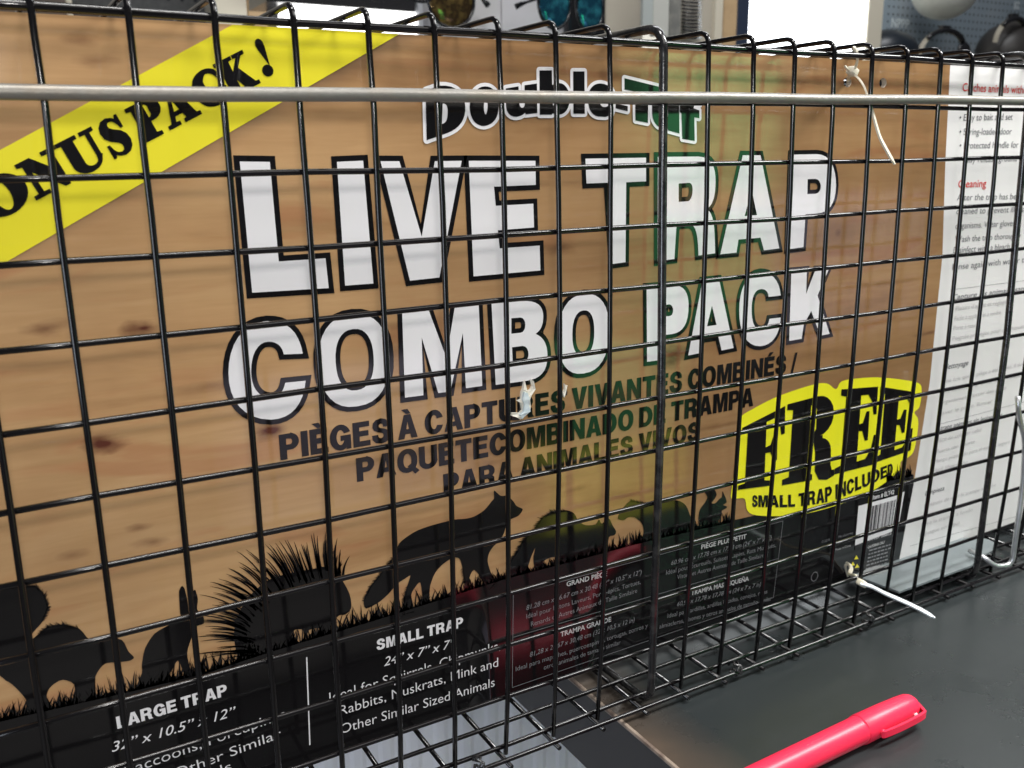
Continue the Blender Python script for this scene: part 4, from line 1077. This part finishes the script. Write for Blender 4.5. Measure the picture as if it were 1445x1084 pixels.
# ================================================================== PEN
mat('pink_plastic', (0.80, 0.025, 0.070), rough=.36, spec=.35)
mat('pink_dark', (0.70, 0.02, 0.06), rough=.3)
def pen():
    r = .27
    z = TZ + r
    tip = at(1285, 995, 2, z); tail = at(1105, 1082, 2, z)
    ax = (tail - tip); ax.z = 0; ax.normalize(); L = 5.4
    p = thing('pen', 'bright pink capped marker pen lying on the black counter', 'pen', (tip.x, tip.y, TZ))
    tip = Vector((tip.x, tip.y, z))
    def prof(steps, name, m, n=32):
        pts = [tip + ax * s for s, _ in steps]; me_obj(name, *tube_geo(pts, [q for _, q in steps], n), m, p, True)
    prof([(-.12, 0.022), (-.10, 0.099), (-.05, 0.165), (0, 0.204), (.08, 0.229), (.3, 0.246), (.8, 0.262), (1.45, 0.268), (1.46, 0.261)], 'cap', 'pink_plastic')
    prof([(1.44, 0.256), (1.52, 0.256), (1.54, 0.250), (2.6, 0.245), (4.6, 0.238), (L, 0.187)], 'barrel', 'pink_plastic')
    # pocket clip along the near side
    side = Vector((ax.y, -ax.x, 0));
    if side.y > 0: side = -side
    side = (side * .94 + Vector((0, 0, .02))).normalized()
    c = [tip + ax * -.08 + side * .10 + Vector((0, 0, .02)), tip + ax * .0 + side * .27, tip + ax * .12 + side * .345, tip + ax * .7 + side * .36, tip + ax * 1.15 + side * .335, tip + ax * 1.22 + side * .295]
    V, F = strap(c, .13, .05, tuple(side))
    me_obj('clip', V, F, 'pink_plastic', p)
    V, F = sphere_geo(tip + ax * 1.16 + side * .28, .06, .045, .06, 12, 8); me_obj('clip_nub', V, F, 'pink_plastic', p, True)
    V, F = sphere_geo(tip + ax * .20 + side * .255, .05, .03, .035, 10, 6); me_obj('clip_rib', V, F, mat('pink_pale', (.9, .45, .5), .2), p, True)
pen()

# ================================================================== THE SHOP BEHIND
def bg(u, v, y): return at(u, v, 1, y)
WY = 86
mat('wall_paint', (0.38, 0.35, 0.30), rough=.8, noise=(.05, (.30, .27, .23), .8))
o = me_obj('back_wall', *box_geo(-30, 230, WY + 2, WY + 4, -20, 80), 'wall_paint'); o['kind'] = 'structure'
mat('floor', (0.20, 0.19, 0.18), rough=.5)
o = me_obj('floor', *box_geo(-80, 230, -140, WY + 4, -37, -36), 'floor'); o['kind'] = 'structure'
def slab(name, u0, u1, v0, v1, y, depth, m, bev=0.1, parent=None):
    a = bg(u0, (v0 + v1) / 2, y); b_ = bg(u1, (v0 + v1) / 2, y)
    zt = bg((u0 + u1) / 2, v0, y).z; zb = bg((u0 + u1) / 2, v1, y).z
    return me_obj(name, *box_geo(min(a.x, b_.x), max(a.x, b_.x), y, y + depth, zb, zt, bev), m, parent, loc=None if parent else ((a.x + b_.x) / 2, y, zb))
mat('dark_wood', (0.085, 0.062, 0.045), rough=.6, noise=(.4, (.05, .04, .03), .8))
mat('charcoal_board', (0.026, 0.027, 0.028), rough=.55, noise=(3, (.06, .06, .06), .5))
mat('cream_paint', (0.62, 0.57, 0.46), rough=.6)
mat('pine', (0.52, 0.36, 0.20), rough=.6, noise=(.5, (.40, .26, .14), .8))
mat('beige_paint', (0.45, 0.41, 0.34), rough=.7)
mat('navy_frame', (0.018, 0.028, 0.055), rough=.5)
mat('black_plastic', (0.012, 0.012, 0.014), rough=.25)
mat('tube_glow', (1, 1, 1), emis=(1.0, .99, .97), estr=3.2)
mat('card_white', (0.62, 0.61, 0.63), rough=.6)
tag(slab('cabinet', -60, 92, -60, 60, 60, 8, 'dark_wood'), 'blurred dark brown wooden cabinet at the top left corner', 'cabinet')
tag(slab('wood_trim', 92, 101, -60, 60, 62, 3, 'cream_paint'), 'narrow pale strip beside the dark brown cabinet', 'trim')
def pegboard(name, u0, u1, y, label, m, hole):
    p = thing(name, label, 'pegboard', tuple(bg((u0 + u1) / 2, 60, y)))
    slab('board', u0, u1, -70, 110, y, .4, m, .02, p)
    a = bg(u0, 30, y); b_ = bg(u1, 30, y); V, F = [], []
    x = a.x + 1; k = 0
    while x < b_.x - .5:
        z = 18 + (a.z - 24)
        while z < a.z + 14:
            c = (x, y - .012, z); n = len(V)
            for j in range(8): V.append((x + .16 * cos(j * pi / 4), y - .012, z + .16 * sin(j * pi / 4)))
            V.append((x, y - .004, z))
            F.append(tuple(range(n, n + 8))[::-1])
            z += 1.0
        x += 1.0
    o = me_obj('peg_holes', V, F, hole, p); o['kind'] = 'stuff'
    return p
mat('peg_hole', (0.008, 0.01, 0.012), rough=.9)
pegboard('pegboard', 101, 296, 66, 'charcoal pegboard between the brown cabinet and the cream post, top left', 'charcoal_board', 'peg_hole')
tag(slab('post', 297, 348, -60, 70, 64, 3, 'cream_paint'), 'blurred cream post left of the bare pine post', 'post')
tag(slab('post', 349, 376, -60, 70, 64.5, 3, 'pine'), 'bare pine post next to the cream one, above the yellow ribbon', 'post')
tag(slab('dark_board', 376, 412, -60, 70, 66, 2, 'charcoal_board'), 'dark grey board right of the pine post', 'board')
# bright tube lamp in its black housing
tl = thing('tube_lamp', 'glowing white tube lamp under a black housing, top of the picture left of centre', 'lamp', tuple(bg(500, 20, 58)))
def skew(name, px, y, d, m, parent):
    P = [bg(u, v, y) for u, v in px]; n = len(P)
    V = [tuple(p) for p in P] + [(p.x, p.y + d, p.z) for p in P]
    F = [tuple(range(n)), tuple(range(2 * n - 1, n - 1, -1))] + [(i, n + i, n + (i + 1) % n, (i + 1) % n) for i in range(n)]
    return me_obj(name, V, F, m, parent)
skew('housing', [(376, -40), (586, -40), (586, 17), (412, 4), (376, 2)], 58, 5, 'black_plastic', tl)
skew('diffuser', [(410, 4.5), (586, 17.5), (590, 34), (590, 60), (405, 60)], 58.3, 3, 'tube_glow', tl)
skew('end_cap', [(586.5, -8), (600, -6), (602, 60), (591, 60), (591, 17)], 58, 3.5, mat('grey_cap', (.35, .36, .38), .3), tl)
# sunglasses display
disp = thing('display_stand', 'pale grey display panel that holds two pairs of sunglasses', 'display stand', tuple(bg(725, 80, 44)))
slab('panel', 603, 706.5, -80, 70, 44, .8, 'card_white', .03, disp)
slab('panel', 708, 853, -80, 80, 44, .8, 'card_white', .03, disp)
mat('lens_gold', (0.10, 0.065, 0.03), rough=.08, metal=.7, noise=(2.2, (.55, .38, .12), .7))
mat('lens_blue', (0.03, 0.16, 0.26), rough=.08, metal=.8, noise=(1.8, (.10, .60, .75), .9))
mat('frame_gloss', (0.012, 0.013, 0.016), rough=.15)
def glasses(label, lens, l1, l2, temple, y):
    t = thing('sunglasses', label, 'sunglasses', tuple(bg(*l1[0], y)), group=None)
    for (c, rx, rz) in (l1, l2):
        p = bg(*c, y)
        V, F = sphere_geo((p.x, p.y, p.z), rx, .22, rz, 24, 12)
        me_obj('lens', V, F, lens, t, True)
        ring = [(p.x + (rx + .06) * cos(a), p.y - .05, p.z + (rz + .06) * sin(a)) for a in [2 * pi * k / 28 for k in range(29)]]
        me_obj('rim', *tube_geo(ring, .10, 8, False), 'frame_gloss', t, True)
    a, b_ = bg(*l1[0], y), bg(*l2[0], y)
    me_obj('bridge', *tube_geo([(a.x + l1[1] * .9, a.y - .1, a.z + .3), ((a.x + b_.x) / 2, a.y - .25, (a.z + b_.z) / 2 + .5), (b_.x - l2[1] * .9, b_.y - .1, b_.z + .3)], .1, 8), 'frame_gloss', t, True)
    me_obj('temple', *tube_geo([bg(*q, y + d) for q, d in temple], [.13, .10, .09, .16, .20][:len(temple)], 8), 'frame_gloss', t, True)
    return t
glasses('sunglasses with brownish gold lenses on the pale display panel', 'lens_gold', ((636, 0), 1.5, 1.55), ((592, -32), 1.2, 1.3), [((660, -6), 0), ((668, -6), .6), ((676, -8), 1.4), ((684, 2), 1.4), ((689, 8), 1.2)], 41)
glasses('sunglasses with mirrored blue lenses hanging on the pale display panel', 'lens_blue', ((782, 4), 1.15, 1.5), ((832, 8), 1.0, 1.6), [((762, -4), 0), ((752, 0), .6), ((744, 3), 1.2), ((735, 6), 1.8), ((727, 10), 2.0)], 40)
t = slab('pouch', 802, 856, -20, 52, 43, .8, 'black_plastic', .25); tag(t, 'black pouch hanging behind the blue mirrored sunglasses', 'pouch')
# boards and goods between the display and the window
tag(slab('post', 855, 908, -60, 80, 60, 2, 'beige_paint'), 'wide beige board right of the blue mirrored sunglasses', 'board')
pk = thing('hanging_packet', 'clear plastic packet with a pale blue header hanging before the beige board', 'packet', tuple(bg(925, 40, 56)))
slab('header', 908, 922, -60, 40, 56, .4, mat('pale_blue_card', (.46, .50, .49), .4), .05, pk)
slab('sleeve', 922, 945, -60, 52, 56.2, .5, mat('cloudy_plastic', (.58, .58, .54), .3), .1, pk)
tag(slab('grey_strip', 945, 962, -60, 60, 57, .8, mat('grey_card', (.18, .18, .17), .5, noise=(1, (.35, .34, .3), .7))), 'dark grey packet between the clear packet and the black mesh goods', 'packet')
mesh = thing('mesh_goods', 'stack of dark mesh goods hanging left of the wooden door frame', 'mesh goods', tuple(bg(975, 60, 58)))
for k in range(13):
    v = -8 + k * 5.0
    a, b_ = bg(962, v, 58), bg(989, v + 1, 58)
    me_obj('mesh_band', *tube_geo([a, ((a.x + b_.x) / 2, 57.6, a.z - .1), b_], .11, 6), 'black_plastic', mesh, True)
slab('backing', 962, 990, -60, 62, 58.6, .4, 'beige_paint', .05, mesh)
tag(slab('post', 991, 1010, -60, 80, 62, 3, 'beige_paint'), 'beige door post, leftmost of the three posts beside the window', 'post')
tag(slab('post', 1010.5, 1021, -60, 80, 61.5, 3, 'cream_paint'), 'cream door post, middle of the three posts beside the window', 'post')
tag(slab('post', 1021.5, 1041, -60, 80, 62, 3, 'pine'), 'pine door post, rightmost of the three posts beside the window', 'post')
win = thing('window', 'bright window flooded with daylight behind the cage', 'window', tuple(bg(1140, 80, 70)))
slab('frame', 1041, 1058, -60, 90, 68, 2.5, 'navy_frame', .1, win)
slab('frame', 1225, 1246, -60, 110, 70, 2.5, 'cream_paint', .1, win)
a = bg(1058, 20, 71); b_ = bg(1226, 20, 71)
mat('daylight_pane', (1, 1, 1), emis=(.90, .96, 1.0), estr=5.0, noise=None)
me_obj('pane', *box_geo(a.x - .3, b_.x + .3, 71.5, 71.8, 8, 62), 'daylight_pane', win)
pb = pegboard('pegboard', 1246, 1520, 80, 'blue-grey pegboard with helmets hung on it, top right', mat('bluegrey_board', (0.20, 0.245, 0.28), .6, noise=(.15, (.26, .29, .31), .8)), 'peg_hole')
# helmets
mat('helmet_white', (0.68, 0.69, 0.62), rough=.35, noise=(.15, (.55, .58, .55), .7))
mat('helmet_dark', (0.030, 0.027, 0.025), rough=.42)
mat('helmet_navy', (0.010, 0.014, 0.020), rough=.35)
def helmet(label, m, u, v, rx, rz, y):
    c = bg(u, v, y); t = thing('helmet', label, 'helmet', (c.x, c.y, c.z))
    V, F = sphere_geo(c, rx, rx * .8, rz, 32, 20, 0, .62 if rz > 0 else 1)
    me_obj('shell', V, F, m, t, True)
    ring = [(c.x + rx * .94 * cos(a), c.y + rx * .75 * sin(a), c.z - rz * .36) for a in [2 * pi * k / 32 for k in range(33)]]
    me_obj('rim', *tube_geo(ring, .25, 8, False), 'black_plastic', t, True)
    return t, c
def round_helmet(label, u, v, r, y):
    c = bg(u, v, y); t = thing('helmet', label, 'helmet', tuple(c))
    V, F = sphere_geo(c, r * 1.1, r, r * .95, 36, 24); me_obj('shell', V, F, 'helmet_white', t, True)
    ring = [(c.x + r * 1.10 * cos(a), c.y + r * 1.0 * sin(a), c.z + .25 * r * cos(a)) for a in [2 * pi * k / 32 for k in range(33)]]
    me_obj('trim', *tube_geo(ring, .12, 6, False), 'black_plastic', t, True)
round_helmet('round white helmet at the very top of the picture on the pegboard', 1334, -16, 4.2, 74)
t, c = helmet('dark glossy helmet at the top right corner, biggest of the dark ones', 'helmet_dark', 1428, 74, 5.6, 4.2, 72)
t, c = helmet('dark navy helmet half hidden behind the cage, nearest the window', 'helmet_navy', 1250, 76, 4.6, 3.0, 73)
# headbands of upturned visors
def headband(label, u0, u1, vtop, vbot, y):
    a = bg(u0, vbot, y); b_ = bg(u1, vbot, y); h = bg((u0 + u1) / 2, vtop, y).z - a.z; cx = (a.x + b_.x) / 2; rx = (b_.x - a.x) / 2
    t = thing('face_shield', label, 'headband', (cx, y, a.z))
    pts = [(cx + rx * cos(q), y - .6 * sin(q), a.z + h * sin(q) ** .8) for q in [pi * (1 - k / 20) for k in range(21)]]
    V, F = strap(pts, .62, .10, None); me_obj('band', V, F, mat('band_tan', (.30, .27, .21), .4), t)
    pts2 = [(p[0], p[1] - .15, p[2] + .05) for p in pts[4:17]]
    me_obj('padding', *tube_geo(pts2, .34, 8), 'black_plastic', t, True)
    k = bg((u0 + u1) / 2 + 2, vtop - 4, y)
    me_obj('knob', *box_geo(k.x - .75, k.x + .75, y - .8, y, k.z - .28, k.z + .28, .1), 'black_plastic', t)
    p = pts[-3]
    me_obj('ear_pad', *sphere_geo((p[0] - .2, p[1] - .2, p[2]), 1.3, .5, 1.0, 16, 10), 'black_plastic', t, True)
headband('open headband with a black knob on the pegboard between the dark helmets', 1296, 1358, 44, 82, 73)
headband('small headband with a black knob above the navy helmet by the window', 1232, 1272, 51, 84, 74)
headband('pale headband knob on top of the big dark helmet at the right edge', 1404, 1444, 27, 60, 70)
# price marks chalked on the pegboard
mat('chalk', (0.55, 0.60, 0.62), rough=.9)
def chalk(txt, u, v, h, y, m='chalk'):
    V, F, x0, x1 = font_mesh(txt, .02, 0, 1); p = bg(u, v, y)
    return [(p.x + x * h / CAPH, y, p.z + z * h / CAPH) for x, z in V], F
for txt, u, v, h in (('NPPP', 1257, 38, 1.15), ('$2', 1430, 12, 1.0)):
    V, F = chalk(txt, u, v, h, 79.9); me_obj('price_mark', V, F, 'chalk', pb)
# shelf edge running along behind the cage's right end
ln = slab('shelf', 1365, 1500, 84, 96, 40, 6, 'black_plastic', .1); tag(ln, 'dark shelf edge just above the right end of the cage', 'shelf')

# ================================================================== GOODS ON THE SHOP FLOOR OPPOSITE (mirrored in the glossy card)
mat('green_cloth', (0.06, 0.40, 0.14), rough=.8)
mat('yellow_sack', (0.80, 0.80, 0.10), rough=.7)
mat('lavender_carton', (0.33, 0.30, 0.38), rough=.7)
mat('brown_carton', (0.45, 0.28, 0.14), rough=.8); mat('dark_stand', (0.03, 0.03, 0.03), rough=.7)
def goods(name, label, cat, x0, x1, z0, z1, m, y=-32):
    t = thing(name, label, cat, ((x0 + x1) / 2, y, z0))
    me_obj('body', *box_geo(x0, x1, y - 4, y, z0, z1, .5), m, t)
    me_obj('band', *box_geo(x0 + .6, x1 - .6, y, y + .05, z0 + (z1 - z0) * .44, z0 + (z1 - z0) * .5), 'brown_carton', t)
goods('sack', 'green sack standing opposite the cage, mirrored in its card', 'sack', 36, 47, -1.5, 17, 'green_cloth')
goods('sack', 'yellow sack below the green one, mirrored in the card', 'sack', 28.5, 40, -20, -8.6, 'yellow_sack')
goods('crate', 'green crate standing on the yellow sack, mirrored in the card', 'crate', 29.5, 40, -8.3, -1.8, 'green_cloth')
goods('carton', 'lavender carton right of the green sack, mirrored in the card', 'carton', 48, 64, -4, 7, 'lavender_carton')
goods('carton', 'pale low carton left of the yellow sack, mirrored in the card', 'carton', 9, 25, -10, -1.5, 'lavender_carton')
st = thing('goods_stand', 'dark stand that carries the goods opposite the cage', 'stand', (36, -36, -36))
me_obj('shelf_board', *box_geo(6, 68, -40, -31, -24.6, -22.6, .2), 'dark_stand', st)
me_obj('shelf_board', *box_geo(41, 68, -40, -31, -5.6, -4.2, .2), 'dark_stand', st)
me_obj('shelf_board', *box_geo(6, 25.5, -40, -31, -11.6, -10.2, .2), 'dark_stand', st)
for lx in (7, 67): me_obj('leg', *box_geo(lx - .6, lx + .6, -39, -37.8, -36, -4.2), 'dark_stand', st)
